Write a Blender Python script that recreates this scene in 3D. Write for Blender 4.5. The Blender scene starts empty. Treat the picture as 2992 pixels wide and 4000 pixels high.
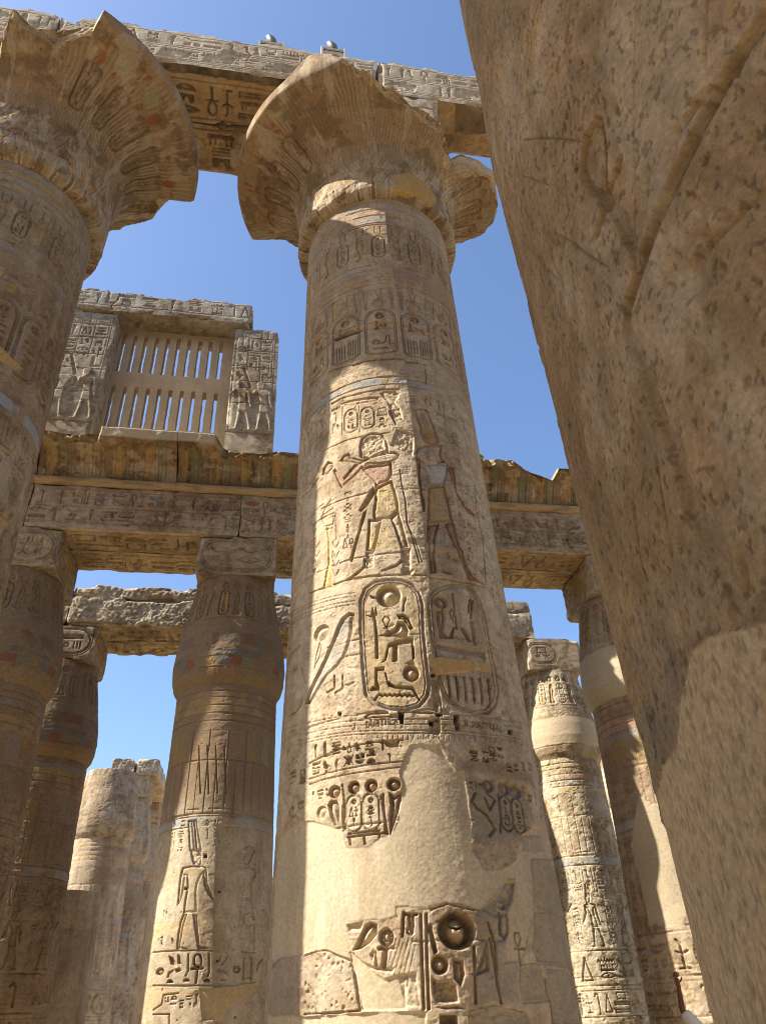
import bpy, bmesh, math, random
import numpy as np
from mathutils import Matrix, Vector

# ------------------------------------------------------------------ scene, camera, light
S = bpy.context.scene
C = S.collection
AL = math.radians(10.706)            # the column rows run along X; the camera looks 10.7 deg right of their normal
PITCH, ROLL, FPX = math.radians(34.13), math.radians(-2.876), 2900.0
EYE = np.array([0.0, 0.0, 1.6])
_F = np.array([math.sin(AL) * math.cos(PITCH), math.cos(AL) * math.cos(PITCH), math.sin(PITCH)])
_R = np.array([math.cos(AL), -math.sin(AL), 0.0])
_U = np.cross(_R, _F)
CR_ = math.cos(ROLL) * _R + math.sin(ROLL) * _U
CU_ = -math.sin(ROLL) * _R + math.cos(ROLL) * _U
cam = bpy.data.cameras.new("camera")
co = bpy.data.objects.new("camera", cam)
C.objects.link(co)
cam.sensor_fit = 'VERTICAL'
cam.sensor_height = 36.0
cam.lens = FPX / 4000.0 * 36.0
cam.clip_start, cam.clip_end = 0.05, 3000.0
M = Matrix(((CR_[0], CU_[0], -_F[0], 0), (CR_[1], CU_[1], -_F[1], 0), (CR_[2], CU_[2], -_F[2], 1.6), (0, 0, 0, 1)))
co.matrix_world = M
S.camera = co

SUN_EL, SUN_AZ = math.radians(44.0), math.radians(5.8)
SUN = Vector((-math.cos(SUN_EL) * math.cos(SUN_AZ), -math.cos(SUN_EL) * math.sin(SUN_AZ), math.sin(SUN_EL)))
W = bpy.data.worlds.new("World")
S.world = W
W.use_nodes = True
nt = W.node_tree
sky = nt.nodes.new("ShaderNodeTexSky")
sky.sky_type = 'NISHITA'
sky.sun_disc = False
sky.sun_elevation = SUN_EL
sky.sun_rotation = math.atan2(SUN.x, SUN.y)
sky.altitude = 100.0
sky.air_density = 1.0
sky.dust_density = 1.7
sky.ozone_density = 5.0
nt.links.new(sky.outputs[0], nt.nodes["Background"].inputs[0])
nt.nodes["Background"].inputs[1].default_value = 0.110
sl = bpy.data.lights.new("sun", 'SUN')
sl.energy = 5.0
sl.angle = math.radians(0.53)
sl.color = (1.0, 0.94, 0.83)
so = bpy.data.objects.new("sun", sl)
C.objects.link(so)
so.rotation_euler = SUN.to_track_quat('Z', 'Y').to_euler()
S.view_settings.view_transform = 'Standard'
S.view_settings.look = 'None'
S.view_settings.exposure = 1.34
S.view_settings.gamma = 1.0
S.cycles.filter_width = 1.0
S.cycles.max_bounces = 8
S.cycles.diffuse_bounces = 4

# ------------------------------------------------------------------ noise
_rng = np.random.default_rng(7)
_T2 = _rng.random((256, 256)).astype(np.float32)
_T3 = _rng.random((32, 32, 32)).astype(np.float32)


def vn(x, y, sd=0):
    x = np.asarray(x, np.float32) + sd * 17.37
    y = np.asarray(y, np.float32) + sd * 9.71
    xi, yi = np.floor(x), np.floor(y)
    fx, fy = x - xi, y - yi
    fx, fy = fx * fx * (3 - 2 * fx), fy * fy * (3 - 2 * fy)
    xi, yi = xi.astype(np.int64) & 255, yi.astype(np.int64) & 255
    x1, y1 = (xi + 1) & 255, (yi + 1) & 255
    return (_T2[xi, yi] * (1 - fx) + _T2[x1, yi] * fx) * (1 - fy) + (_T2[xi, y1] * (1 - fx) + _T2[x1, y1] * fx) * fy


def fbm(x, y, sd=0, o=4, g=.5):
    s, t, a = 0, 0, 1.0
    x, y = .906 * x + .423 * y, .906 * y - .423 * x
    for k in range(o):
        s = s + a * vn(x * 2 ** k, y * 2 ** k, sd + k * 3.1)
        x, y = .794 * x + .608 * y, .794 * y - .608 * x
        t += a
        a *= g
    return s / t


def vn3(p):
    i = np.floor(p)
    f = (p - i).astype(np.float32)
    f = f * f * (3 - 2 * f)
    i = i.astype(np.int64) & 31
    j = (i + 1) & 31
    r = 0
    for dx in (0, 1):
        for dy in (0, 1):
            for dz in (0, 1):
                w = (f[..., 0] if dx else 1 - f[..., 0]) * (f[..., 1] if dy else 1 - f[..., 1]) * (f[..., 2] if dz else 1 - f[..., 2])
                r = r + w * _T3[(j if dx else i)[..., 0], (j if dy else i)[..., 1], (j if dz else i)[..., 2]]
    return r


def fbm3(p, o=3, g=.5):
    s, t, a = 0, 0, 1.0
    for k in range(o):
        s = s + a * vn3(p * 2 ** k + k * 5.3)
        t += a
        a *= g
    return s / t


def sst(t):
    t = np.clip(t, 0, 1)
    return t * t * (3 - 2 * t)


# ------------------------------------------------------------------ carved surfaces
STONE = np.array([.41, .32, .21], np.float32)
BROWN = np.array([.235, .16, .095], np.float32)
PALE = np.array([.49, .42, .315], np.float32)
PLAST = np.array([.43, .352, .237], np.float32)
OCHRE = np.array([.37, .245, .10], np.float32)
YEL = np.array([.42, .30, .12], np.float32)
RED = np.array([.27, .095, .055], np.float32)
PINK = np.array([.40, .245, .17], np.float32)
BLUE = np.array([.22, .25, .265], np.float32)
GREEN = np.array([.25, .27, .17], np.float32)
GREY = np.array([.28, .24, .18], np.float32)
DARK = np.array([.14, .105, .07], np.float32)


def sd_poly(pts, A, Z):
    P = np.asarray(pts, np.float32)
    d = np.full(A.shape, 1e9, np.float32)
    ins = np.zeros(A.shape, bool)
    n = len(P)
    for k in range(n):
        (x0, y0), (x1, y1) = P[k], P[(k + 1) % n]
        ex, ey = x1 - x0, y1 - y0
        L = ex * ex + ey * ey + 1e-12
        t = np.clip(((A - x0) * ex + (Z - y0) * ey) / L, 0, 1)
        d = np.minimum(d, (A - x0 - t * ex) ** 2 + (Z - y0 - t * ey) ** 2)
        c = (y0 > Z) != (y1 > Z)
        if ey != 0:
            ins ^= c & (A < ex * (Z - y0) / ey + x0)
    d = np.sqrt(d)
    return np.where(ins, -d, d)


def sd_line(pts, A, Z):
    P = np.asarray(pts, np.float32)
    d = np.full(A.shape, 1e9, np.float32)
    for k in range(len(P) - 1):
        (x0, y0), (x1, y1) = P[k], P[k + 1]
        ex, ey = x1 - x0, y1 - y0
        L = ex * ex + ey * ey + 1e-12
        t = np.clip(((A - x0) * ex + (Z - y0) * ey) / L, 0, 1)
        d = np.minimum(d, (A - x0 - t * ex) ** 2 + (Z - y0 - t * ey) ** 2)
    return np.sqrt(d)


class Relief:
    """a height field and paint over (a, z) in metres: a runs along the surface, z up it"""

    def __init__(s, a, z, base=STONE, sd=1, var=1.0, streak=1.0, drum=0.0, joints=(), depth=1.0):
        s.a, s.z = np.asarray(a, np.float32), np.asarray(z, np.float32)
        s.A, s.Z = np.meshgrid(s.a, s.z)
        s.H = np.zeros(s.A.shape, np.float32)
        s.sd, s.k = sd, depth
        s.dab = np.zeros(s.A.shape, np.float32)
        A, Z = s.A, s.Z
        n1, n2, n3 = fbm(A * .7, Z * .7, sd, 4), fbm(A * 4.0, Z * .7, sd + 5, 4), fbm(A * 9, Z * 9, sd + 9, 3)
        col = np.broadcast_to(base, A.shape + (3,)).astype(np.float32).copy()
        m = sst((n1 - .47) * 6)[..., None] * .66 * var
        col = col * (1 - m) + BROWN * m * (base.sum() / STONE.sum())
        m = sst((n2 - .56) * 6)[..., None] * .45 * streak
        col = col * (1 - m) + PALE * m
        m = sst((.43 - n2) * 8)[..., None] * .55 * streak
        col = col * (1 - m) + BROWN * .85 * m
        col *= (1 + (n3 - .5) * .95 * var)[..., None]
        n4, n5 = fbm(A * 22, Z * 26, sd + 13, 3), fbm(A * 1.6, Z * 1.1, sd + 14, 3)
        col *= (1 - .55 * var * sst((n4 - .60) * 9) * sst((n5 - .38) * 4))[..., None]
        m = (sst((n4 - .30) * -9) * sst((.62 - n5) * 4) * .55 * var)[..., None]
        col = col * (1 - m) + PALE * m
        n6 = fbm(A * 2.2, Z * 5.0, sd + 15, 4)
        m = (sst((n6 - .57) * 12) * .38 * var)[..., None]
        col = col * (1 - m) + PALE * .95 * m
        s.C = col
        s.joints(joints, drum)

    def joints(s, zs, drum=.1):
        r = random.Random(s.sd)
        for q, zj in enumerate(zs):
            wob = (fbm(s.a * 1.5, s.a * 0 + zj, s.sd, 4) - .5) * .08
            d = np.abs(s.Z - zj - wob[None, :])
            op = (fbm(s.a * 2.5, s.a * 0 + zj * 3, s.sd + 2, 3) > .42)[None, :]
            s.H -= .016 * s.k * sst(1 - d / .022) * op
            f = 1 + (r.random() - .5) * 2 * drum
            s.C *= np.where(s.Z > zj + wob[None, :], f, 1)[..., None]

    def win(s, x0, x1, z0, z1):
        i0, i1 = np.searchsorted(s.a, [x0, x1])
        j0, j1 = np.searchsorted(s.z, [z0, z1])
        return slice(max(j0 - 1, 0), j1 + 1), slice(max(i0 - 1, 0), i1 + 1)

    def _apply(s, w, sd, depth, edge, mode, col, alpha, body):
        d = -sd
        depth = depth * s.k
        if mode == 'cut':
            s.H[w] = np.minimum(s.H[w], -depth * sst(d / edge + .3))
        elif mode == 'sunk':
            b = body or max(float(d.max()) * .9, edge * 2)
            pr = sst(d / edge + .3) * (1 - .82 * sst((d - edge) / b))
            s.H[w] = np.minimum(s.H[w], -depth * pr)
        elif mode == 'ball':
            b = body or float(d.max())
            s.H[w] = np.where(d > 0, -depth * (1 - 1.0 * sst((d - edge * .5) / b)) * sst(d / edge + .2), s.H[w])
        elif mode == 'up':
            s.H[w] = s.H[w] + depth * sst(d / edge + .3)
        elif mode == 'flat':
            k = sst(d / edge + .3)
            s.H[w] = s.H[w] * (1 - k) - depth * k
        elif mode == 'rough':
            k = sst(d / .03)
            n = fbm(s.A[w] * 16, s.Z[w] * 16, s.sd + 40, 3)
            s.H[w] = s.H[w] * (1 - .6 * k) - depth * k * (.25 + 1.3 * n)
        if col is not None:
            n = fbm(s.A[w] * 7, s.Z[w] * 3, s.sd + 31, 3)
            k = (sst(d / max(edge * .5, .004) + .5) * alpha * sst((n - .25) * 3.2))[..., None]
            s.C[w] = s.C[w] * (1 - k) + np.asarray(col, np.float32) * k * (.75 + .5 * n)[..., None]

    def poly(s, pts, depth=.03, edge=.015, mode='cut', col=None, alpha=.8, body=None, wob=0):
        p = np.asarray(pts, np.float32)
        if len(p) < 3:
            return
        lo, hi = p.min(0) - edge - wob, p.max(0) + edge + wob
        w = s.win(lo[0], hi[0], lo[1], hi[1])
        if s.A[w].size == 0:
            return
        sd = sd_poly(p, s.A[w], s.Z[w])
        if wob:
            sd = sd + (fbm(s.A[w] * 8, s.Z[w] * 8, s.sd + 77, 3) - .5) * 2 * wob
        s._apply(w, sd, depth, edge, mode, col, alpha, body)

    def group(s, polys, depth=.045, edge=.014, body=.075):
        """several outlines carved as one sunk shape, each with its own paint"""
        pp = [np.asarray(q[0], np.float32) for q in polys if len(q[0]) > 2]
        lo, hi = np.min([q.min(0) for q in pp], 0) - .03, np.max([q.max(0) for q in pp], 0) + .03
        w = s.win(lo[0], hi[0], lo[1], hi[1])
        if s.A[w].size == 0:
            return
        sd = np.full(s.A[w].shape, 1e3, np.float32)
        seam = np.full(s.A[w].shape, 1e3, np.float32)
        for q in pp:
            d = sd_poly(q, s.A[w], s.Z[w])
            seam = np.minimum(seam, np.abs(d))
            sd = np.minimum(sd, d)
        s._apply(w, sd, depth, edge, 'sunk', None, 0, body)
        s.H[w] -= .004 * sst(1 - seam / .010) * (sd < -.02)
        for q in polys:
            if len(q) > 1 and q[1] is not None:
                s.poly(q[0], 0, .014, 'cut', q[1], q[2])

    def line(s, pts, wd=.02, depth=.02, mode='cut', col=None, alpha=.8, wob=0, edge=None):
        p = np.asarray(pts, np.float32)
        m = wd + .02 + wob
        lo, hi = p.min(0) - m, p.max(0) + m
        w = s.win(lo[0], hi[0], lo[1], hi[1])
        if s.A[w].size == 0:
            return
        sd = sd_line(p, s.A[w], s.Z[w]) - wd / 2
        if wob:
            sd = sd + (fbm(s.A[w] * 8, s.Z[w] * 8, s.sd + 78, 3) - .5) * 2 * wob
        s._apply(w, sd, depth, edge or max(wd * .35, .004), mode, col, alpha, None)

    def ell(s, a, z, rx, rz=None, depth=.03, edge=None, mode='ball', col=None, alpha=.8):
        rz = rz or rx
        e = edge or min(rx, rz) * .22
        w = s.win(a - rx - e, a + rx + e, z - rz - e, z + rz + e)
        if s.A[w].size == 0:
            return
        sd = (np.sqrt(((s.A[w] - a) / rx) ** 2 + ((s.Z[w] - z) / rz) ** 2) - 1) * min(rx, rz)
        s._apply(w, sd, depth, e, mode, col, alpha, None)

    def band(s, z0, z1, col=None, alpha=.6, depth=0, a0=-1e3, a1=1e3, gaps=1.0):
        w = s.win(max(a0, s.a[0] - 1), min(a1, s.a[-1] + 1), z0 - .02, z1 + .02)
        if s.A[w].size == 0:
            return
        d = np.minimum(s.Z[w] - z0, z1 - s.Z[w])
        k = sst(d / .015 + .5)
        s.H[w] -= depth * k
        if col is not None:
            n = fbm(s.A[w] * 3, s.Z[w] * 2, s.sd + 33, 4)
            m = (k * alpha * sst((n - .38 * gaps) * 5))[..., None]
            s.C[w] = s.C[w] * (1 - m) + np.asarray(col, np.float32) * m

    def ring(s, z, wd=.03, depth=.015, a0=-1e3, a1=1e3):
        w = s.win(max(a0, s.a[0] - 1), min(a1, s.a[-1] + 1), z - wd * 2, z + wd * 2)
        if s.A[w].size == 0:
            return
        n = .35 + .65 * sst((fbm(s.A[w] * 2, s.Z[w], s.sd + 3, 3) - .3) * 4)
        s.H[w] = np.minimum(s.H[w], -depth * s.k * sst(1.4 - np.abs(s.Z[w] - z) / (wd / 2)) * n)

    def plaster(s, pts, col=PLAST, drop=.012, soft=.02, wob=.04, grain=.0014):
        p = np.asarray(pts, np.float32)
        w = s.win(p[:, 0].min() - .2, p[:, 0].max() + .2, p[:, 1].min() - .2, p[:, 1].max() + .2)
        if s.A[w].size == 0:
            return
        A, Z = s.A[w], s.Z[w]
        sd = sd_poly(p, A, Z) + (fbm(A * 5, Z * 5, s.sd + 51, 4) - .5) * 2 * wob
        k = sst(-sd / soft + .5)
        und = (fbm(A * .9, Z * .9, s.sd + 52, 2) - .5) * .05 + (fbm(A * 34, Z * 30, s.sd + 54, 2) - .5) * .0009 + (vn(A * 60, Z * 60, 3) - .5) * grain
        s.H[w] = s.H[w] * (1 - k) + (und - drop) * k
        n = fbm(A * 1.2, Z * 1.0, s.sd + 53, 4)
        n = n * .7 + .3 * fbm(A * 30, Z * 22, s.sd + 56, 2)
        cc = np.asarray(col, np.float32) * (.80 + .40 * n)[..., None]
        s.C[w] = s.C[w] * (1 - k[..., None]) + cc * k[..., None]
        s.dab[w] = np.maximum(s.dab[w], k)

    def stain(s, pts, col, alpha=.6, wob=.06, soft=.08):
        p = np.asarray(pts, np.float32)
        w = s.win(p[:, 0].min() - .2, p[:, 0].max() + .2, p[:, 1].min() - .2, p[:, 1].max() + .2)
        if s.A[w].size == 0:
            return
        A, Z = s.A[w], s.Z[w]
        n = fbm(A * 6, Z * 4, s.sd + 61, 4)
        sd = sd_poly(p, A, Z) + (n - .5) * 2 * wob
        k = (sst(-sd / soft + .5) * alpha * (.5 + n))[..., None]
        s.C[w] = s.C[w] * (1 - k) + np.asarray(col, np.float32) * k

    def pits(s, n, a0, a1, z0, z1, r=(.006, .02), depth=.02, sd=0):
        rr = random.Random(s.sd * 31 + sd)
        for _ in range(n):
            q = rr.uniform(*r)
            s.ell(rr.uniform(a0, a1), rr.uniform(z0, z1), q, q * rr.uniform(.6, 1.6), depth * rr.uniform(.4, 1), mode='cut', edge=q * .7)


# ------------------------------------------------------------------ signs: primitives in a unit box
def _arc(cx, cy, rx, ry, a0, a1, n=12):
    return [(cx + rx * math.cos(math.radians(a0 + (a1 - a0) * k / n)), cy + ry * math.sin(math.radians(a0 + (a1 - a0) * k / n))) for k in range(n + 1)]


def _zig(n, y=.5, h=.25):
    return [(k / (2 * n), y + (h if k % 2 else -h)) for k in range(2 * n + 1)]


GL = {
    'reed': (.4, [('p', [(.35, 0), (.38, .5), (.15, .75), (.4, 1), (.8, .9), (.75, .5), (.6, .48), (.55, 0)])]),
    'feather': (.4, [('p', [(.4, 0), (.3, .6), (.25, .85), (.5, 1), (.85, .95), (.7, .75), (.6, .4), (.6, 0)])]),
    'sun': (1, [('c', .5, .5, .42)]),
    'water': (3.4, [('s', _zig(6), .16)]),
    'mouth': (2.8, [('p', [(0, .5), (.25, .85), (.5, 1), (.75, .85), (1, .5), (.75, .15), (.5, 0), (.25, .15)])]),
    'eye': (2.4, [('s', [(0, .45), (.25, .85), (.55, .95), (1, .5), (.6, .15), (.25, .2), (0, .45)], .12), ('c', .5, .55, .18)]),
    'loaf': (1.7, [('p', [(0, 0)] + _arc(.5, 0, .5, .95, 180, 0) + [(1, 0)])]),
    'basket': (2.2, [('p', [(0, .9)] + _arc(.5, .9, .5, .85, 180, 360) + [(1, .9)])]),
    'ankh': (.55, [('s', _arc(.5, .74, .3, .24, -70, 250, 14), .16), ('s', [(.08, .46), (.92, .46)], .14), ('s', [(.5, .46), (.5, 0)], .17)]),
    'owl': (.9, [('p', [(.1, .75), (.15, .95), (.4, 1), (.55, .85), (.62, .6), (1, .08), (.85, .05), (.55, .3), (.5, .05), (.3, .05), (.3, .3), (.15, .5)])]),
    'falcon': (.95, [('p', [(.02, .78), (.18, .98), (.38, .95), (.5, .75), (.98, .12), (.9, .05), (.6, .25), (.45, .05), (.3, .05), (.35, .28), (.18, .5), (.2, .7)])]),
    'chick': (.8, [('p', [(.1, .8), (.25, 1), (.45, .9), (.5, .7), (.95, .5), (.7, .35), (.6, .05), (.4, .05), (.4, .3), (.2, .45)])]),
    'viper': (2.6, [('s', [(0, .8), (.2, .75), (.3, .4), (.55, .3), (.75, .55), (1, .4)], .2), ('s', [(.1, .75), (.05, 1)], .1)]),
    'cobra': (.6, [('p', [(.05, .8), (.2, 1), (.5, .95), (.6, .7), (.5, .4), (.95, .1), (.9, 0), (.5, .08), (.3, .3), (.35, .6), (.25, .78)])]),
    'god': (.6, [('p', [(.35, 1), (.6, .98), (.68, .8), (.75, .6), (.8, .3), (.95, .05), (.95, 0), (.05, 0), (.1, .18), (.35, .3), (.3, .55), (.1, .55), (.3, .7), (.3, .85)])]),
    'flag': (.4, [('s', [(.3, 0), (.3, 1)], .18), ('p', [(.3, 1), (.95, .95), (.9, .65), (.3, .62)])]),
    'was': (.3, [('s', [(.5, .06), (.5, .9), (.1, .95), (.0, .82)], .16), ('s', [(.3, 0), (.5, .1), (.7, 0)], .12)]),
    'djed': (.5, [('s', [(.5, 0), (.5, 1)], .3), ('s', [(.1, .95), (.9, .95)], .1), ('s', [(.1, .8), (.9, .8)], .1), ('s', [(.1, .65), (.9, .65)], .1)]),
    'stool': (1, [('p', [(.1, .1), (.9, .1), (.9, .9), (.1, .9)])]),
    'bar': (3, [('p', [(0, .15), (1, .15), (1, .85), (0, .85)])]),
    'comb': (2.6, [('p', [(0, 0), (1, 0), (1, .5), (0, .5)])] + [('s', [(.08 + .12 * k, .5), (.08 + .12 * k, 1)], .07) for k in range(8)]),
    'three': (1, [('s', [(.15 + .35 * k, .05), (.15 + .35 * k, .95)], .16) for k in range(3)]),
    'lines': (1.6, [('s', [(.05, .15 + .33 * k), (.95, .15 + .33 * k)], .12) for k in range(3)]),
    'house': (1.5, [('s', [(.35, 0), (.0, 0), (0, 1), (1, 1), (1, 0), (.65, 0)], .16)]),
    'arm': (2.6, [('s', [(0, .7), (.15, .3), (.8, .3), (1, .65)], .22)]),
    'leg': (.7, [('s', [(.35, 1), (.35, .12), (.95, .12)], .3)]),
    'bee': (1, [('p', [(.0, .55), (.3, .6), (.55, .95), (.65, .6), (1, .95), (.8, .55), (1, .2), (.6, .35), (.5, .05), (.3, .4)])]),
    'sedge': (.6, [('s', [(.5, 0), (.5, .85), (.3, 1)], .14), ('s', [(.5, .5), (.15, .6)], .12), ('s', [(.5, .5), (.85, .6)], .12), ('s', [(.2, 0), (.8, 0)], .12)]),
    'tri': (.6, [('s', [(.1, 0), (.5, 1), (.9, 0), (.1, 0)], .13)]),
    'scarab': (.8, [('p', _arc(.5, .45, .32, .42, 0, 360)), ('s', [(.2, .6), (.02, .85)], .1), ('s', [(.8, .6), (.98, .85)], .1), ('s', [(.2, .3), (.02, .05)], .1), ('s', [(.8, .3), (.98, .05)], .1)]),
    'star': (1, [('s', [(.5, .5), (.5 + .5 * math.cos(math.radians(90 + 72 * k)), .5 + .5 * math.sin(math.radians(90 + 72 * k)))], .14) for k in range(5)]),
    'crook': (.5, [('s', [(.5, 0), (.5, .75), (.3, .95), (.05, .8)], .18)]),
    'mn': (2.2, [('p', [(0, 0), (1, 0), (1, .4), (0, .4)]), ('s', [(.1, .4), (.1, 1)], .09), ('s', [(.3, .4), (.3, 1)], .09), ('s', [(.5, .4), (.5, 1)], .09), ('s', [(.7, .4), (.7, 1)], .09), ('s', [(.9, .4), (.9, 1)], .09)]),
    'hill': (1.6, [('p', [(0, 0), (0, .9), (.25, 1), (.42, .35), (.58, .35), (.75, 1), (1, .9), (1, 0)])]),
}
TALL = ['reed', 'feather', 'ankh', 'owl', 'falcon', 'chick', 'cobra', 'god', 'flag', 'was', 'djed', 'crook', 'sedge', 'tri', 'leg', 'scarab']
FLAT = ['water', 'mouth', 'eye', 'loaf', 'basket', 'viper', 'bar', 'comb', 'arm', 'mn', 'lines', 'house', 'hill']
SMALL = ['sun', 'stool', 'loaf', 'three', 'star', 'sun', 'bee']
PAINTS = [YEL, BLUE, RED, GREEN, OCHRE, None, None, None]


def glyph(R, g, a, z, w, h, depth=.018, col=None, mode=None, mirror=False, alpha=.7):
    """sign g with its lower left corner at (a, z) in a cell w x h"""
    asp, prims = GL[g]
    gw, gh = (w, w / asp) if w / asp <= h else (h * asp, h)
    gw, gh = min(w, gw * 1.1), min(h, gh * 1.1)
    ox, oz = a + (w - gw) / 2, z + (h - gh) / 2
    T = lambda p: [(ox + ((1 - x) if mirror else x) * gw, oz + y * gh) for x, y in p]
    for pr in prims:
        if pr[0] == 'p':
            R.poly(T(pr[1]), depth, max(.006, min(gw, gh) * .10), mode or 'sunk', col, alpha)
        elif pr[0] == 's':
            R.line(T(pr[1]), max(pr[2] * min(gw, gh), .008), depth, mode or 'cut', col, alpha)
        else:
            (cx, cz), = T([(pr[1], pr[2])])
            R.ell(cx, cz, pr[3] * min(gw, gh), None, depth, None, 'ball' if (mode or 'cut') == 'cut' else mode, col, alpha)


def quadrat(R, rr, a, z, w, h, depth, paint=0., mode=None, mirror=False):
    pc = lambda: (rr.choice(PAINTS) if rr.random() < paint else None)
    t = rr.random()
    m = .05
    a, z, w, h = a + w * m, z + h * m, w * (1 - 2 * m), h * (1 - 2 * m)
    if t < .26:
        glyph(R, rr.choice(TALL), a, z, w, h, depth, pc(), mode, mirror)
    elif t < .46:
        glyph(R, rr.choice(TALL), a, z, w * .48, h, depth, pc(), mode, mirror)
        glyph(R, rr.choice(TALL), a + w * .52, z, w * .48, h, depth, pc(), mode, mirror)
    elif t < .72:
        glyph(R, rr.choice(FLAT), a, z + h * .55, w, h * .42, depth, pc(), mode, mirror)
        if rr.random() < .5:
            glyph(R, rr.choice(FLAT), a, z + h * .05, w, h * .42, depth, pc(), mode, mirror)
        else:
            glyph(R, rr.choice(SMALL), a, z + h * .03, w * .45, h * .45, depth, pc(), mode, mirror)
            glyph(R, rr.choice(SMALL), a + w * .52, z + h * .03, w * .45, h * .45, depth, pc(), mode, mirror)
    else:
        for k in range(3):
            glyph(R, rr.choice(FLAT), a, z + h * (.68 - .33 * k), w, h * .28, depth, pc(), mode, mirror)


def text_row(R, rr, a0, a1, z0, z1, depth=.018, paint=0., mode=None, asp=.8, skip=.06, edges=True):
    h = z1 - z0
    w = h * asp
    n = max(1, int((a1 - a0) / w))
    w = (a1 - a0) / n
    for k in range(n):
        if rr.random() > skip:
            quadrat(R, rr, a0 + k * w, z0, w, h, depth, paint, mode)
    if edges:
        R.line([(a0, z0 - .02), (a1, z0 - .02)], .018, depth * .7)
        R.line([(a0, z1 + .02), (a1, z1 + .02)], .018, depth * .7)


def text_col(R, rr, a, w, z0, z1, depth=.018, paint=0., mode=None, q=1.0, edges=True):
    n = max(1, int((z1 - z0) / (w * q)))
    h = (z1 - z0) / n
    for k in range(n):
        quadrat(R, rr, a, z0 + k * h, w, h, depth, paint, mode)
    if edges:
        R.line([(a - .01, z0), (a - .01, z1)], .014, depth * .6)
        R.line([(a + w + .01, z0), (a + w + .01, z1)], .014, depth * .6)


def cartouche(R, rr, a, z, w, h, depth=.02, paint=.3, fill=None, flat=False, mode=None):
    """ring with signs inside, centre bottom (a, z); flat = lying on its side"""
    wd = max(.012, min(w, h) * .07)
    if flat:
        r = h / 2
        pts = _arc(a + w / 2 - r, z + r, r, r, -90, 90, 8) + _arc(a - w / 2 + r, z + r, r, r, 90, 270, 8)
        pts.append(pts[0])
    else:
        r = w / 2
        pts = _arc(a, z + h - r, r, r, 0, 180, 10) + _arc(a, z + r, r, r, 180, 360, 10)
        pts.append(pts[0])
    if fill is not None:
        R.poly(pts[:-1], 0, .01, 'flat' if False else 'cut', fill, .7)
    R.line(pts, wd, depth)
    R.line([(a + (x - a) * (1 + 2.4 * wd / w), z + h / 2 + (y - z - h / 2) * (1 + 2.4 * wd / h)) for x, y in pts], wd * .6, depth * .7)
    if flat:
        n = max(1, int(w / h * 1.1))
        cw = (w - h * .45) / n
        for k in range(n):
            quadrat(R, rr, a - w / 2 + h * .22 + k * cw, z + h * .14, cw, h * .72, depth, paint, mode)
    else:
        glyph(R, 'sun', a - w * .2, z + h - w * .58, w * .4, w * .4, depth, RED if rr.random() < paint else None)
        n = max(1, int(round((h - w * .8) / (w * .55))))
        ch = (h - w * .85) / n
        for k in range(n):
            quadrat(R, rr, a - w * .34, z + w * .2 + k * ch, w * .68, ch, depth, paint, mode)


# standing figure, measured from a column (x right, y up, height 1 without plumes)
FIG = dict(
    head=[(-.03, 1), (.085, 1.01), (.095, .96), (.085, .88), (.075, .85), (0, .86), (-.015, .915)],
    torso=[(-.11, .83), (-.02, .85), (.085, .85), (.135, .835), (.14, .79), (.085, .755), (.045, .665), (.035, .58), (.04, .375), (-.1, .37), (-.08, .53), (-.06, .625), (-.065, .74), (-.12, .755)],
    larm=[(-.12, .81), (-.08, .745), (-.09, .66), (-.10, .57), (-.13, .475), (-.165, .435), (-.155, .515), (-.14, .665), (-.13, .755)],
    rarm=[(.095, .795), (.14, .81), (.15, .665), (.215, .52), (.23, .48), (.205, .485), (.15, .56), (.11, .645)],
    lleg=[(-.1, .365), (-.055, .365), (-.095, .24), (-.12, .095), (-.135, .02), (-.168, .005), (-.16, .12), (-.135, .27)],
    rleg=[(-.005, .36), (.042, .36), (.05, .24), (.07, .035), (.042, .02), (.018, .18)],
    lfoot=[(-.168, .005), (-.135, .035), (-.042, .012), (-.168, -.002)],
    rfoot=[(.042, .012), (.07, .04), (.178, .016), (.042, .002)])


def figure(R, a, z, h, face=1, plumes=True, depth=.022, kilt=None, skin=None, arm_up=False, staff=False, mode='sunk'):
    T = lambda p: [(a + face * x * h, z + y * h) for x, y in p]
    gp = []
    for k, p in FIG.items():
        if arm_up and k == 'rarm':
            p = [(.09, .8), (.14, .8), (.2, .7), (.3, .83), (.33, .85), (.32, .89), (.27, .85), (.19, .75), (.12, .76)]
        gp.append((T(p), kilt if k == 'torso' else skin, .55))
    if plumes:
        gp += [(T([(-.05, 1.23), (-.037, 1.0), (.03, 1.0), (.0, 1.25)]), None, 0), (T([(.005, 1.27), (.033, 1.0), (.088, 1.0), (.047, 1.24)]), None, 0)]
    if mode == 'sunk':
        R.group(gp, depth * .8, .010, .04 * h)
    else:
        for q in gp:
            R.poly(q[0], depth, .012 * max(h, .8), mode)
    if staff:
        R.line(T([(.24, 0), (.24, .95)]), .018 * h, depth)


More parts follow.
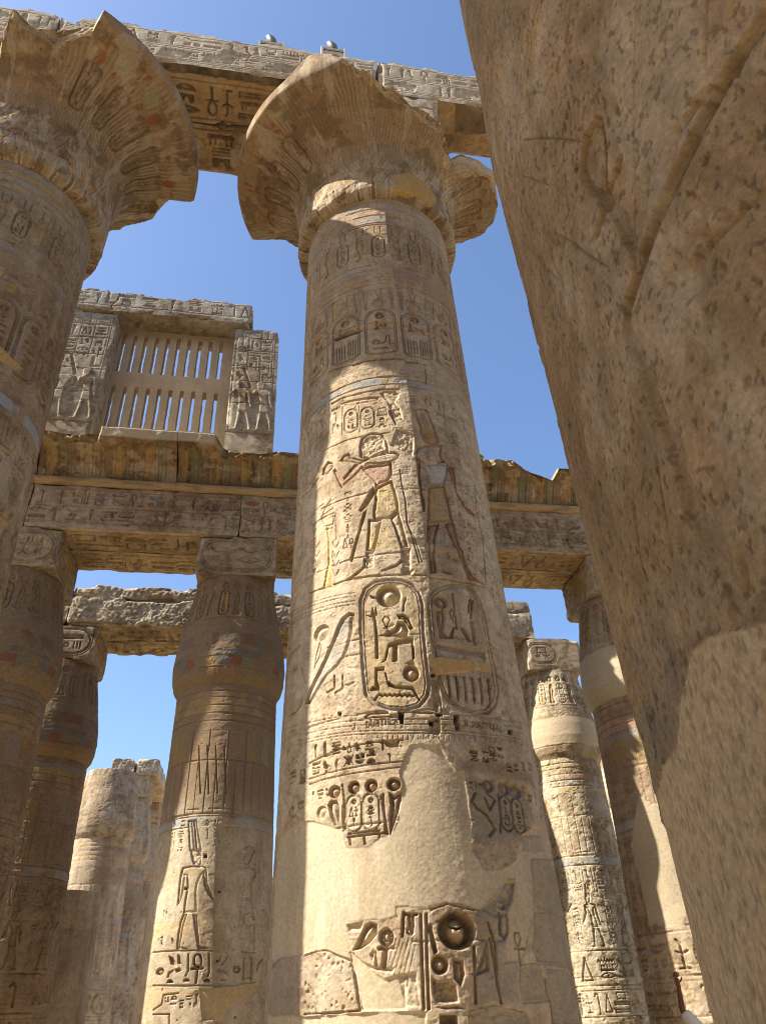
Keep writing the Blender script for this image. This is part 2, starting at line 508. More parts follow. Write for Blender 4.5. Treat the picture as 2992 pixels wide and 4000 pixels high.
# ------------------------------------------------------------------ materials
def material(name, grain=110, bump=.75, dist=.010, rough=.92, speck=.13):
    m = bpy.data.materials.new(name)
    m.use_nodes = True
    t = m.node_tree
    b = t.nodes["Principled BSDF"]
    b.inputs["Roughness"].default_value = rough
    b.inputs["Specular IOR Level"].default_value = .12
    at = t.nodes.new("ShaderNodeAttribute")
    at.attribute_name = "paint"
    tc = t.nodes.new("ShaderNodeTexCoord")
    n1 = t.nodes.new("ShaderNodeTexNoise")
    n1.inputs["Scale"].default_value = grain * .25
    n1.inputs["Detail"].default_value = 5
    n1.inputs["Roughness"].default_value = .65
    n2 = t.nodes.new("ShaderNodeTexNoise")
    n2.inputs["Scale"].default_value = grain
    n2.inputs["Detail"].default_value = 3
    t.links.new(tc.outputs["Object"], n1.inputs["Vector"])
    t.links.new(tc.outputs["Object"], n2.inputs["Vector"])
    mr = t.nodes.new("ShaderNodeMapRange")
    mr.inputs["From Min"].default_value, mr.inputs["From Max"].default_value = .25, .75
    mr.inputs["To Min"].default_value, mr.inputs["To Max"].default_value = 1 - speck * 2, 1 + speck * 2
    t.links.new(n1.outputs["Fac"], mr.inputs["Value"])
    mx = t.nodes.new("ShaderNodeVectorMath")
    mx.operation = 'SCALE'
    t.links.new(at.outputs["Color"], mx.inputs[0])
    t.links.new(mr.outputs[0], mx.inputs["Scale"])
    t.links.new(mx.outputs[0], b.inputs["Base Color"])
    ad = t.nodes.new("ShaderNodeMath")
    ad.operation = 'MULTIPLY_ADD'
    ad.inputs[1].default_value = .35
    t.links.new(n1.outputs["Fac"], ad.inputs[0])
    t.links.new(n2.outputs["Fac"], ad.inputs[2])
    bp = t.nodes.new("ShaderNodeBump")
    ml = t.nodes.new("ShaderNodeMapRange")
    ml.inputs["To Min"].default_value, ml.inputs["To Max"].default_value = bump * .35, bump
    t.links.new(at.outputs["Alpha"], ml.inputs["Value"])
    t.links.new(ml.outputs[0], bp.inputs["Strength"])
    bp.inputs["Distance"].default_value = dist
    t.links.new(ad.outputs[0], bp.inputs["Height"])
    t.links.new(bp.outputs[0], b.inputs["Normal"])
    return m


def plain(name, col, rough=.6, metal=0.0, spec=.3, var=.15, scale=30):
    m = bpy.data.materials.new(name)
    m.use_nodes = True
    t = m.node_tree
    b = t.nodes["Principled BSDF"]
    b.inputs["Roughness"].default_value = rough
    b.inputs["Metallic"].default_value = metal
    b.inputs["Specular IOR Level"].default_value = spec
    n = t.nodes.new("ShaderNodeTexNoise")
    n.inputs["Scale"].default_value = scale
    n.inputs["Detail"].default_value = 4
    cr = t.nodes.new("ShaderNodeValToRGB")
    cr.color_ramp.elements[0].position, cr.color_ramp.elements[1].position = .3, .7
    cr.color_ramp.elements[0].color = (*[c * (1 - var) for c in col], 1)
    cr.color_ramp.elements[1].color = (*[min(1, c * (1 + var)) for c in col], 1)
    t.links.new(n.outputs["Fac"], cr.inputs[0])
    t.links.new(cr.outputs[0], b.inputs["Base Color"])
    return m


SAND = material("sandstone")
NEAR = material("sandstone_grainy", grain=260, bump=.6, dist=.008, speck=.14)


# ------------------------------------------------------------------ objects
def thing(name, label, cat, loc=(0, 0, 0), group=None):
    o = bpy.data.objects.new(name, None)
    C.objects.link(o)
    o.location = loc
    o.empty_display_size = .2
    o['label'], o['category'], o['kind'] = label, cat, 'thing'
    if group:
        o['group'] = group
    return o


def tag(o, label, cat, group=None):
    o['label'], o['category'], o['kind'] = label, cat, 'thing'
    if group:
        o['group'] = group
    return o


def mesh_np(name, V, Fq, col, mat, parent=None, smooth=True, label=None, fine=None):
    me = bpy.data.meshes.new(name)
    V = np.ascontiguousarray(V, np.float32).reshape(-1, 3)
    Fq = np.ascontiguousarray(Fq, np.int32).reshape(-1, 4)
    me.vertices.add(len(V))
    me.vertices.foreach_set("co", V.ravel())
    me.loops.add(Fq.size)
    me.loops.foreach_set("vertex_index", Fq.ravel())
    me.polygons.add(len(Fq))
    me.polygons.foreach_set("loop_start", np.arange(0, Fq.size, 4, dtype=np.int32))
    me.polygons.foreach_set("loop_total", np.full(len(Fq), 4, np.int32))
    me.polygons.foreach_set("use_smooth", np.full(len(Fq), smooth))
    me.update(calc_edges=True)
    ca = me.attributes.new("paint", 'FLOAT_COLOR', 'POINT')
    c4 = np.ones((len(V), 4), np.float32)
    c4[:, :3] = np.clip(np.asarray(col, np.float32).reshape(-1, 3), .01, .85) if np.size(col) > 3 else col
    if fine is not None:
        c4[:, 3] = 1 - np.asarray(fine, np.float32).ravel()
    ca.data.foreach_set("color", c4.ravel())
    me.materials.append(mat)
    o = bpy.data.objects.new(name, me)
    C.objects.link(o)
    if parent:
        o.parent = parent
    if label:
        o['label'] = label
    return o


def grid_faces(nr, nc, wrap=False, off=0, flip=False):
    j, i = np.meshgrid(np.arange(nr - 1), np.arange(nc if wrap else nc - 1), indexing='ij')
    i1 = (i + 1) % nc
    f = np.stack([j * nc + i, j * nc + i1, (j + 1) * nc + i1, (j + 1) * nc + i], -1).reshape(-1, 4) + off
    return f[:, ::-1] if flip else f


def bm_obj(name, bm, mat, parent=None, smooth=False):
    me = bpy.data.meshes.new(name)
    bmesh.ops.recalc_face_normals(bm, faces=bm.faces)
    bm.to_mesh(me)
    bm.free()
    if smooth:
        me.polygons.foreach_set("use_smooth", np.ones(len(me.polygons), bool))
    me.materials.append(mat)
    o = bpy.data.objects.new(name, me)
    C.objects.link(o)
    if parent:
        o.parent = parent
    return o


# ------------------------------------------------------------------ a round shaft with a carved side
class Shaft:
    def __init__(s, c, prof, R0, ds=.012, z0=1.2, z1=15.4, dz=None, half=100, coarse=44, **kw):
        s.c, s.R0 = np.array(c, float), R0
        s.pz, s.pr = np.array([p[0] for p in prof], float), np.array([p[1] for p in prof], float)
        s.tf = math.atan2(-s.c[1], -s.c[0])               # the side that faces the viewer
        h0, h1 = (math.radians(half[0]), math.radians(half[1])) if isinstance(half, tuple) else (-math.radians(half), math.radians(half))
        nf = max(12, int((h1 - h0) * R0 / ds))
        front = np.linspace(h0, h1, nf)
        back = np.linspace(h1, 2 * math.pi + h0, coarse + 2)[1:-1]
        s.th = np.concatenate([back[back > math.pi] - 2 * math.pi, front, back[back <= math.pi]])
        nz = int((z1 - z0) / (dz or ds))
        zz = np.linspace(z0, z1, nz)
        if z0 > .05:
            zz = np.concatenate([np.linspace(.0, z0, 6)[:-1], zz])
        s.R = Relief(s.th * R0, zz, **kw)

    def r(s, z):
        return np.interp(z, s.pz, s.pr)

    def px(s, pts, tg=None):
        """points measured on the photograph -> (a, z) on this shaft"""
        out = []
        for x, y in pts:
            if tg:
                x, y = tg[0] + x * tg[2], tg[1] + y * tg[2]
            d = _F * FPX + CR_ * (x - 1496) + CU_ * (2000 - y)
            dh = math.hypot(d[0], d[1])
            u = d[:2] / dh
            al = u @ s.c
            pe = u[0] * s.c[1] - u[1] * s.c[0]
            z = 5.0
            for _ in range(8):
                rr = float(s.r(z))
                q = al - math.sqrt(max(rr * rr - pe * pe, 0))
                z = 1.6 + d[2] / dh * q
            P = u * q - s.c
            t = (math.atan2(P[1], P[0]) - s.tf + math.pi) % (2 * math.pi) - math.pi
            out.append((t * s.R0, z))
        return out

    def build(s, name, parent, mat=SAND, rough=.03, flake=1.0):
        R = s.R
        A, Z = R.A, R.Z
        th = (s.th + s.tf)[None, :]
        big = (fbm(A * .9, Z * .9, R.sd + 20, 3, .4) - .5) * rough + (fbm(A * 9, Z * 14, R.sd + 21, 3) - .5) * rough * .3
        fl = fbm(A * 4.2, Z * 7.0, R.sd + 23, 5, .6)
        big = big - (.006 * sst((fl - .55) * 26) + .006 * sst((fl - .61) * 26)) * flake
        big = big - .006 * sst((fbm(A * 30, Z * 30, R.sd + 24, 2) - .62) * 8) * flake
        big = big * (1 - .78 * R.dab)
        r = s.r(Z) + R.H + big
        V = np.stack([r * np.cos(th), r * np.sin(th), Z], -1)
        tip = V[-1:] * np.array([.55, .55, 1.0]) + np.array([0, 0, .02])
        mid = V[-1:] * np.array([.01, .01, 1.0]) + np.array([0, 0, .03])
        V = np.concatenate([V, tip, mid])
        col = np.concatenate([R.C, R.C[-1:], R.C[-1:]])
        fine = np.concatenate([R.dab, R.dab[-1:] * 0, R.dab[-1:] * 0])
        return mesh_np(name, V, grid_faces(V.shape[0], V.shape[1], True), col, mat, parent, fine=fine)


# ------------------------------------------------------------------ revolved capital with a broken lip
def capital(name, parent, c, prof, cut, ztop, carve, ns=420, nth=1050, sd=1, base=STONE, mat=SAND, rough=.032, half=150, tip=None):
    pr = np.array(prof, float)
    seg = np.hypot(np.diff(pr[:, 0]), np.diff(pr[:, 1]))
    sc = np.concatenate([[0], np.cumsum(seg)])
    sv = np.linspace(0, sc[-1], ns)
    # smooth the profile with a small moving average
    rp, zp = np.interp(sv, sc, pr[:, 0]), np.interp(sv, sc, pr[:, 1])
    k = 5
    ker = np.ones(k) / k
    rp2, zp2 = np.convolve(np.pad(rp, k // 2, 'edge'), ker, 'valid'), np.convolve(np.pad(zp, k // 2, 'edge'), ker, 'valid')
    rp, zp = rp2, zp2
    tf = math.atan2(-c[1], -c[0])
    h = math.radians(half)
    th = np.concatenate([np.linspace(-h, h, nth), np.linspace(h, 2 * math.pi - h, 42)[1:-1]])
    th = np.where(th > math.pi, th - 2 * math.pi, th)
    th = np.sort(th)
    R = Relief(th * 2.2, sv, base, sd, 1.0, .8)
    carve(R, sc)
    dr, dz = np.gradient(rp, sv), np.gradient(zp, sv)
    L = np.hypot(dr, dz) + 1e-9
    nr, nz_ = dz / L, -dr / L
    A, Z = R.A, R.Z
    H = R.H + (fbm(A * 1.1, Z * 1.1, sd + 20, 4) - .5) * rough + (fbm(A * 6, Z * 6, sd + 25, 3) - .5) * rough * .5
    fl = fbm(A * 3.0, Z * 3.4, sd + 27, 5)
    lp = 1 - .8 * sst((Z - sc[8]) / .15)
    H = H * (1 - .6 * sst((Z - sc[8]) / .15)) - (.011 * sst((fl - .54) * 22) + .012 * sst((fl - .62) * 22)) * lp
    r = rp[:, None] + nr[:, None] * H
    z = zp[:, None] + nz_[:, None] * H
    deg = np.degrees(th)
    cd, cv = zip(*cut)
    rc = np.interp(deg, cd, cv)[None, :] + (fbm(A * 2.2, Z * 2.2, sd + 3, 4) - .5) * .42 + (fbm(A * 12, Z * 12, sd + 4, 3) - .5) * .10
    zd, zv = zip(*ztop)
    zt = np.interp(deg, zd, zv)[None, :] + (fbm(A * 3, A * 0 + 2, sd + 6, 4) - .5) * .3
    if tip:
        z = z + tip[1] * np.exp(-((deg - tip[0]) / 7.0) ** 2)[None, :] * sst((r - 2.75) / .3) * sst((z - 17.5) / .2)
    brk = (r > rc) | (z > zt)
    r = np.where(r > rc, rc, r)
    z = np.minimum(z, zt)
    m = brk[..., None] * .8
    col = R.C * (1 - m) + STONE * (.8 + .5 * fbm(A * 5, Z * 5, sd + 8, 3))[..., None] * m
    t = th[None, :] + tf
    V = np.stack([r * np.cos(t), r * np.sin(t), z], -1)
    return mesh_np(name, V, grid_faces(len(sv), len(th), True), col, mat, parent)


# ------------------------------------------------------------------ dressed blocks with carved faces and worn edges
def block(name, b, parent=None, origin=(0, 0, 0), res=.04, fine=None, carve=None, base=STONE, mat=SAND, chip=.05, rough=.015, sd=1, edit=None, var=1.0, cols=None):
    """b = x0,x1,y0,y1,z0,z1; carve = {'front'|'under'|'right'|'left'|'top'|'back': f(relief)}"""
    x0, x1, y0, y1, z0, z1 = b
    fine, carve, cols = fine or {}, carve or {}, cols or {}
    Vs, Fs, Cs, off = [], [], [], 0
    for fc, (u0, u1, v0, v1) in dict(front=(x0, x1, z0, z1), back=(x0, x1, z0, z1), under=(x0, x1, y0, y1), top=(x0, x1, y0, y1), left=(y0, y1, z0, z1), right=(y0, y1, z0, z1)).items():
        rs = fine.get(fc, res)
        nu, nv = max(3, int((u1 - u0) / rs) + 1), max(3, int((v1 - v0) / rs) + 1)
        u, v = np.linspace(u0, u1, nu), np.linspace(v0, v1, nv)
        R = Relief(u, v, cols.get(fc, base), sd + len(fc), var, .5)
        if fc in carve:
            carve[fc](R)
        em = sst(np.minimum(np.minimum(R.A - u0, u1 - R.A), np.minimum(R.Z - v0, v1 - R.Z)) / .03)
        H = R.H * em
        if fc == 'front':
            V = np.stack([R.A, y0 - H, R.Z], -1)
        elif fc == 'back':
            V = np.stack([R.A, y1 + H, R.Z], -1)
        elif fc == 'under':
            V = np.stack([R.A, R.Z, z0 - H], -1)
        elif fc == 'top':
            V = np.stack([R.A, R.Z, z1 + H], -1)
        elif fc == 'left':
            V = np.stack([x0 - H, R.A, R.Z], -1)
        else:
            V = np.stack([x1 + H, R.A, R.Z], -1)
        flip = fc in ('back', 'under', 'left')
        Vs.append(V.reshape(-1, 3))
        Cs.append(R.C.reshape(-1, 3))
        Fs.append(grid_faces(nv, nu, False, off, flip))
        off += nu * nv
    V, col, Fq = np.concatenate(Vs), np.concatenate(Cs), np.concatenate(Fs)
    if edit is not None:
        V = edit(V)
    q = V * 1.0 + sd * 3.7
    lo, hi = np.array([x0, y0, z0]), np.array([x1, y1, z1])
    c0 = (lo + hi) / 2
    dist = np.minimum(V - lo, hi - V)
    srt = np.sort(dist, 1)
    ed = np.sqrt(np.maximum(srt[:, 0], 0) ** 2 + np.maximum(srt[:, 1], 0) ** 2)
    n = fbm3(q * 1.7, 4)
    w = sst(1 - ed / .16) * (sst((n - .42) * 4) * chip + .006)
    dirn = np.clip((c0 - V) / ((hi - lo) / 2), -1, 1)
    dirn = np.sign(dirn) * np.abs(dirn) ** 6
    V = V + dirn * w[:, None]
    for ax in range(3):
        V[:, ax] += (fbm3(q * 2.3 + 11 * ax, 4) - .5) * 2 * rough
    V = V - np.array(origin)
    o = mesh_np(name, V, Fq, col, mat, parent)
    if parent is None:
        o.location = origin
    return o

# ------------------------------------------------------------------ the setting
def ground():
    xs = np.concatenate([np.linspace(-900, -40, 8), np.linspace(-38, 38, 140), np.linspace(40, 900, 8)])
    ys = np.concatenate([np.linspace(-900, -26, 8), np.linspace(-24, 70, 170), np.linspace(75, 900, 8)])
    X, Y = np.meshgrid(xs, ys)
    Z = (fbm(X * .5, Y * .5, 3, 4) - .5) * .06 - .02
    n = fbm(X * .4, Y * .4, 8, 4)
    col = np.array([.45, .345, .215]) * (.85 + .3 * n)[..., None]
    o = mesh_np("ground", np.stack([X, Y, Z], -1), grid_faces(len(ys), len(xs)), col, SAND)
    o['kind'] = 'structure'


ground()

NAVE_P = [(0, 1.80), (1.7, 1.80), (3.5, 1.755), (4.4, 1.735), (6.6, 1.664), (8.8, 1.61), (11.2, 1.565), (15.3, 1.51)]
G_NAVE = "great columns of the nave"
G_LAT = "papyrus bud columns of the side aisle"


def base_disc(parent, r, h=.45, sd=1):
    th = np.linspace(0, 2 * math.pi, 73)[:-1]
    rows = [(r * .5, .0), (r, 0), (r, h * .7), (r * .985, h * .9), (r * .95, h), (r * .5, h)]
    V = np.stack([np.stack([q * np.cos(th), q * np.sin(th), np.full(72, z)], -1) for q, z in rows])
    V = V + (fbm3(V * 2.5 + sd, 3) - .5)[..., None] * .03
    return mesh_np("base", V, grid_faces(6, 72, True), np.broadcast_to(STONE, V.shape), SAND, parent)


# ---------------- the great column in the middle, with its carving placed where it stands
CCX, CCY = 2.087, 10.21
cc = Shaft((CCX, CCY), NAVE_P, 1.7, ds=.0078, z0=1.2, z1=15.36, half=96, sd=11, var=.7, streak=.8,
           joints=(2.2, 3.35, 4.62, 5.62, 6.86, 7.95, 9.05, 10.25, 11.45, 12.5, 13.55), drum=.05)
R = cc.R
rr = random.Random(5)
Z4, ZC, ZD, ZE = (1100, 1500, .60423), (1050, 2200, .66465), (1000, 3100, .78550), (1150, 850, .45317)
zat = lambda x, y, t=None: cc.px([(x, y)], t)[0][1]
# upper part keeps more of its brown weathering and paint
w = sst((R.Z - 9.6) / .9)[..., None] * .34
R.C[:] = R.C * (1 - w) + BROWN * 1.18 * w
# neck: five bands between incised rings
zr = [zat(1470, y) for y in (742, 764, 790, 816, 842, 872)]
for k, z in enumerate(zr):
    R.ring(z, .03, .02)
for k in range(5):
    R.band(zr[k + 1], zr[k], [BLUE * 1.3, YEL * .9, BLUE * 1.2, PINK, BLUE * 1.25][k], .35)
R.k = 1.7
# frieze of cobras and cartouches under the neck
z0, z1 = zat(1490, 1025), zat(1490, 884)
R.ring(z1 + .05, .025, .016)
R.ring(z0 - .06, .025, .014)
hh = z1 - z0
pit = .40
for k in range(-9, 10):
    a = .04 + k * pit
    if k % 2:
        for s in (-1, 1):
            R.line([(a + s * .03, z1 - .02), (a + s * .09, z1 - .02), (a + s * .07, z1 - hh * .2)], .016, .014)
        R.ell(a, z1 - hh * .27, .075, .06, .016, None, 'sunk', PINK, .5)
        R.poly([(a - .10, z0 + hh * .5), (a - .07, z0 + hh * .68), (a + .06, z0 + hh * .68), (a + .11, z0 + hh * .52), (a + .07, z0 + hh * .3), (a + .09, z0 + hh * .14), (a - .02, z0 + hh * .08), (a - .10, z0 + hh * .12), (a - .02, z0 + hh * .22), (a - .05, z0 + hh * .36)], .022, .02, 'sunk', YEL, .35)
    else:
        R.line([(a - .1, z1 - .02), (a - .06, z1 - .02), (a - .06, z1 - hh * .22), (a, z1 - hh * .25), (a + .06, z1 - hh * .22), (a + .06, z1 - .02), (a + .1, z1 - .02)], .015, .014)
        cartouche(R, rr, a, z0 + hh * .14, .25, hh * .56, .018, .25)
        R.line([(a - .12, z0), (a + .12, z0), (a + .12, z0 + hh * .09), (a - .12, z0 + hh * .09), (a - .12, z0)], .014, .012)
# washed band below it, blue and yellow stripes
zb0, zb1 = zat(1500, 1108), zat(1500, 1040)
R.band(zb0, zb1, BROWN * 1.3, .55)
R.band(zb1 - .12, zb1, BLUE * 1.25, .5, a1=-.1)
for q in (.2, .55, .8):
    R.ring(zb0 + (zb1 - zb0) * q, .018, .008)
R.stain(cc.px([(870, 420), (1060, 440), (1070, 550), (900, 540)], ZE), np.array([.30, .17, .15]), .6)
R.ring(zb0 - .02, .05, .012)
# second frieze: discs with plumes over large cartouches
zt, zm, zl = zat(745, 620, ZE), zat(745, 785, ZE), zat(745, 1150, ZE)
ca = [cc.px([(x, 1000)], ZE)[0][0] for x in (745, 1055)]
pit = ca[1] - ca[0]
for k in range(-5, 6):
    a = ca[0] + k * pit
    R.ell(a, zm + (zt - zm) * .30, pit * .21, (zt - zm) * .23, .014, None, 'sunk', RED if k % 2 == 0 else PINK, .6)
    for s in (-1, 1):
        R.line([(a + s * pit * .1, zt), (a + s * pit * .02, zm + (zt - zm) * .55)], .018, .01)
        R.poly([(a + s * pit * .27, zt), (a + s * pit * .46, zt), (a + s * pit * .40, zm), (a + s * pit * .34, zm)], .010, .02, 'cut', [DARK * 1.5, YEL][k % 2] if (k + s) % 3 else BROWN, .6)
    pw, ph = pit * .84, zm - zl
    pts = [(a - pw / 2, zl), (a - pw / 2, zm - pw * .42)] + _arc(a, zm - pw * .42, pw / 2, pw * .40, 180, 0, 10) + [(a + pw / 2, zl), (a + pw * .3, zl - .06), (a - pw * .3, zl - .06), (a - pw / 2, zl)]
    R.line(pts, .022, .016, col=BLUE, alpha=.6)
    R.line([(a + (x - a) * .88, z - (.03 if z > zm - pw else -.02)) for x, z in pts], .016, .012)
    R.ell(a, zm - ph * .16, pw * .17, ph * .085, .035, None, 'ball', DARK * 1.6 if k == 0 else None, .5)
    if k % 2 == 0:
        glyph(R, 'god', a - pw * .22, zm - ph * .52, pw * .22, ph * .26, .02, DARK * 1.5)
        glyph(R, 'hill', a - pw * .02, zm - ph * .50, pw * .24, ph * .2, .02)
        R.ell(a - pw * .15, zl + ph * .22, pw * .14, ph * .075, .03)
        R.line([(a - pw * .02, zl + ph * .17), (a + pw * .12, zl + ph * .2), (a + pw * .18, zl + ph * .34)], .03, .02)
        R.line([(a + pw * .2, zl + ph * .34), (a + pw * .26, zl + ph * .34), (a + pw * .27, zl + ph * .14), (a + pw * .38, zl + ph * .16)], .025, .02)
        glyph(R, 'water', a - pw * .3, zl + ph * .03, pw * .55, ph * .07, .02)
    else:
        for q in range(4):
            R.line([(a - pw * .32 + q * pw * .1, zl + ph * .02), (a - pw * .32 + q * pw * .1, zl + ph * .32)], .022, .018)
            R.line([(a + pw * .1 + q * pw * .08, zl + ph * .02), (a + pw * .12 + q * pw * .08, zl + ph * .36)], .022, .018)
        glyph(R, 'god', a - pw * .3, zm - ph * .5, pw * .22, ph * .28, .02, DARK * 1.6)
        glyph(R, 'comb', a - pw * .06, zm - ph * .5, pw * .36, ph * .2, .02)
# the broken joint through that frieze, filled with orange mortar, and the open crack beside it
jn = cc.px([(150, 1060), (340, 1010), (560, 930), (745, 905), (940, 925), (1150, 985), (1330, 1070)], ZE)
R.line(jn, .045, .012, col=np.array([.46, .26, .10]), alpha=.95, wob=.02)
R.poly(cc.px([(345, 1045), (470, 995), (600, 965), (540, 1000), (440, 1040), (350, 1062)], ZE), .09, .02, wob=.01, col=DARK, alpha=.9)
R.line(cc.px([(300, 1330), (420, 1290), (520, 1268), (640, 1235), (760, 1222), (860, 1220), (1000, 1235), (1130, 1262)], ZE), .03, .035, wob=.018)
R.poly(cc.px([(505, 1275), (585, 1248), (580, 1262), (510, 1285)], ZE), .07, .01, wob=.01, col=DARK, alpha=.8)
R.line(cc.px([(1130, 1300), (1140, 1360), (1140, 1434)], ZE), .02, .03)
# pale blue band at the head of the picture field
zb = cc.px([(1450, 1508), (1450, 1480)])
R.band(zb[0][1], zb[1][1], BLUE * 1.12, .6, gaps=.8)
R.ring(zb[0][1], .022, .014)
R.ring(zb[1][1], .022, .014)
# upright seam of the two half drums
sm = cc.px([(1510, 900), (1555, 1200), (1600, 1560), (1640, 1900), (1668, 2200), (1700, 2560), (1728, 2800)])
R.line(sm, .012, .012, wob=.008)
sx = np.interp(R.z, [p[1] for p in sm[::-1]], [p[0] for p in sm[::-1]])[:, None]
dx = R.A - sx
zk = sst((R.Z - 7.0) / .1) * sst((14.9 - R.Z) / .08) * (1 - .45 * sst((R.Z - 9.85) / .1)) + .6 * sst((7.0 - R.Z) / .1) * sst((R.Z - 4.95) / .2)
STEP = (.050 * sst(dx / .012) * sst((1.2 - dx) / 1.1) - .030 * sst((.012 - dx) / .01) * sst((.62 + dx) / .6)) * zk
R.k = 1.0
# picture field: vulture, columns of text
R.poly(cc.px([(365, 130), (480, 95), (630, 80), (620, 110), (520, 125), (440, 145)], Z4), .022, .02, 'sunk', PINK, .5)
for q in range(7):
    R.line(cc.px([(490, 120), (365 + q * 18, 105 + q * 8)], Z4), .012, .012)
R.poly(cc.px([(630, 60), (660, 40), (740, 45), (770, 70), (740, 120), (770, 160), (790, 240), (740, 250), (700, 180), (680, 120)], Z4), .03, .03, 'rough')
for q in range(6):
    R.line(cc.px([(665 + q * 15, 50), (690 + q * 12, 130)], Z4), .012, .014)
R.poly(cc.px([(690, 180), (705, 160), (745, 260), (735, 272)], Z4), .05, .012)
R.line(cc.px([(380, 95), (480, 68), (600, 42), (640, 35), (760, 40)], Z4), .03, .03, wob=.012)
for x0, x1, y0, y1 in ((410, 490, 165, 310), (515, 600, 150, 285)):
    p = cc.px([((x0 + x1) / 2, y1), (x0, (y0 + y1) / 2), (x1, (y0 + y1) / 2), ((x0 + x1) / 2, y0)], Z4)
    cartouche(R, rr, p[0][0], p[0][1], p[2][0] - p[1][0], p[3][1] - p[0][1], .035, 0)
for x0, x1, y0, y1 in ((615, 690, 155, 215), (615, 690, 215, 250), (615, 690, 252, 290), (320, 385, 110, 190), (320, 385, 190, 260), (320, 385, 262, 330), (185, 230, 170, 240), (185, 230, 250, 330), (185, 230, 330, 410), (240, 295, 150, 230), (240, 300, 235, 310), (240, 300, 310, 390)):
    p = cc.px([(x0, y1), (x1, y1), (x0, y0)], Z4)
    quadrat(R, rr, p[0][0], p[0][1], p[1][0] - p[0][0], p[2][1] - p[0][1], .028, 0)
for x0, y0, x1, y1 in ((310, 110, 305, 350), (395, 100, 390, 330), (500, 110, 505, 310), (235, 150, 225, 420), (180, 180, 175, 430)):
    R.line(cc.px([(x0, y0), (x1, y1)], Z4), .014, .018)
for x0, x1, y0, y1 in ((825, 870, 50, 110), (930, 985, 60, 130), (1010, 1070, 90, 160), (1010, 1070, 165, 240), (1085, 1135, 130, 190), (1085, 1135, 195, 260), (1020, 1075, 240, 310), (1090, 1140, 265, 330), (1150, 1190, 190, 290)):
    p = cc.px([(x0, y1), (x1, y1), (x0, y0)], Z4)
    quadrat(R, rr, p[0][0], p[0][1], p[1][0] - p[0][0], p[2][1] - p[0][1], .02, .1)
# the king
KG = []


def K(p, d=.045, m='sunk', col=None, al=.6, e=.02, b=None):
    if m == 'sunk':
        KG.append((cc.px(p, Z4), col, al))
    else:
        KL.append((p, d, m, e))


KL = []
K([(505, 470), (500, 400), (515, 350), (550, 322), (600, 310), (650, 320), (680, 355), (692, 410), (695, 440), (640, 445), (590, 470), (550, 475), (520, 482)], .06, b=.10)
K([(508, 462), (512, 380), (550, 335), (610, 325), (660, 350), (672, 420), (620, 440), (560, 468)], .035, 'rough')
K([(505, 500), (590, 460), (680, 440), (730, 438), (766, 460), (750, 490), (700, 512), (640, 520), (560, 520), (520, 545)], .05)
K([(515, 545), (580, 525), (640, 522), (715, 512), (716, 560), (708, 600), (690, 628), (640, 642), (607, 668), (600, 630), (560, 590)], .05, col=PINK * .95, al=.75)
K([(540, 520), (480, 590), (385, 672), (330, 560), (345, 545), (395, 610), (470, 520), (510, 500)], .04, col=PINK, al=.5)
K([(262, 590), (270, 545), (300, 500), (330, 505), (335, 540), (300, 580)], .04)
K([(372, 500), (400, 460), (435, 445), (450, 470), (520, 490), (500, 515), (430, 505)], .04)
K([(605, 672), (690, 630), (716, 626), (740, 690), (756, 760), (762, 820), (700, 872), (594, 878), (588, 830), (600, 760)], .05, col=YEL * 1.05, al=.55)
for q in range(5):
    R.line(cc.px([(625 + q * 18, 690), (610 + q * 22, 860)], Z4), .01, .01)
K([(560, 874), (650, 872), (636, 930), (622, 1000), (600, 1085), (545, 1078), (552, 1000), (556, 930)], .055, col=YEL * 1.05, al=.55)
K([(702, 868), (760, 822), (790, 930), (822, 1055), (770, 1062), (750, 1000), (727, 930)], .055, col=YEL * 1.05, al=.5)
R.stain(cc.px([(640, 900), (690, 880), (760, 1060), (600, 1085)], Z4), YEL * 1.1, .4)
K([(498, 818), (590, 662), (606, 680), (602, 712), (552, 792), (516, 826)], .07, 'cut', e=.015)
K([(438, 1142), (480, 1000), (530, 830), (552, 812), (542, 850), (500, 985), (456, 1152)], .07, 'cut', e=.015)
K([(392, 1278), (440, 1250), (500, 1205), (528, 1175), (530, 1120), (545, 1130), (540, 1190), (500, 1225), (440, 1268)], .06, 'cut', e=.015)
K([(640, 1212), (650, 1198), (740, 1165), (775, 1130), (785, 1150), (750, 1180), (680, 1205)], .06, 'cut', e=.015)
for p in ([(540, 1080), (600, 1085), (600, 1190), (540, 1200)], [(765, 1060), (840, 1060), (840, 1235), (780, 1200)], [(740, 290), (860, 330), (850, 480), (770, 440), (700, 400)], [(770, 1190), (860, 1200), (850, 1240), (770, 1240)]):
    K(p, .035, 'rough')
K([(700, 500), (715, 512), (716, 600), (700, 580)], .06, 'cut', e=.012)
R.line(cc.px([(765, 560), (775, 640), (800, 760), (810, 900), (850, 1010), (890, 1160)], Z4), .02, .03)
R.line(cc.px([(810, 900), (860, 1000), (905, 1150)], Z4), .016, .02)
R.group(KG, .042, .010, .05)
for p, d, m, e in KL:
    R.poly(cc.px(p, Z4), d, e, m)
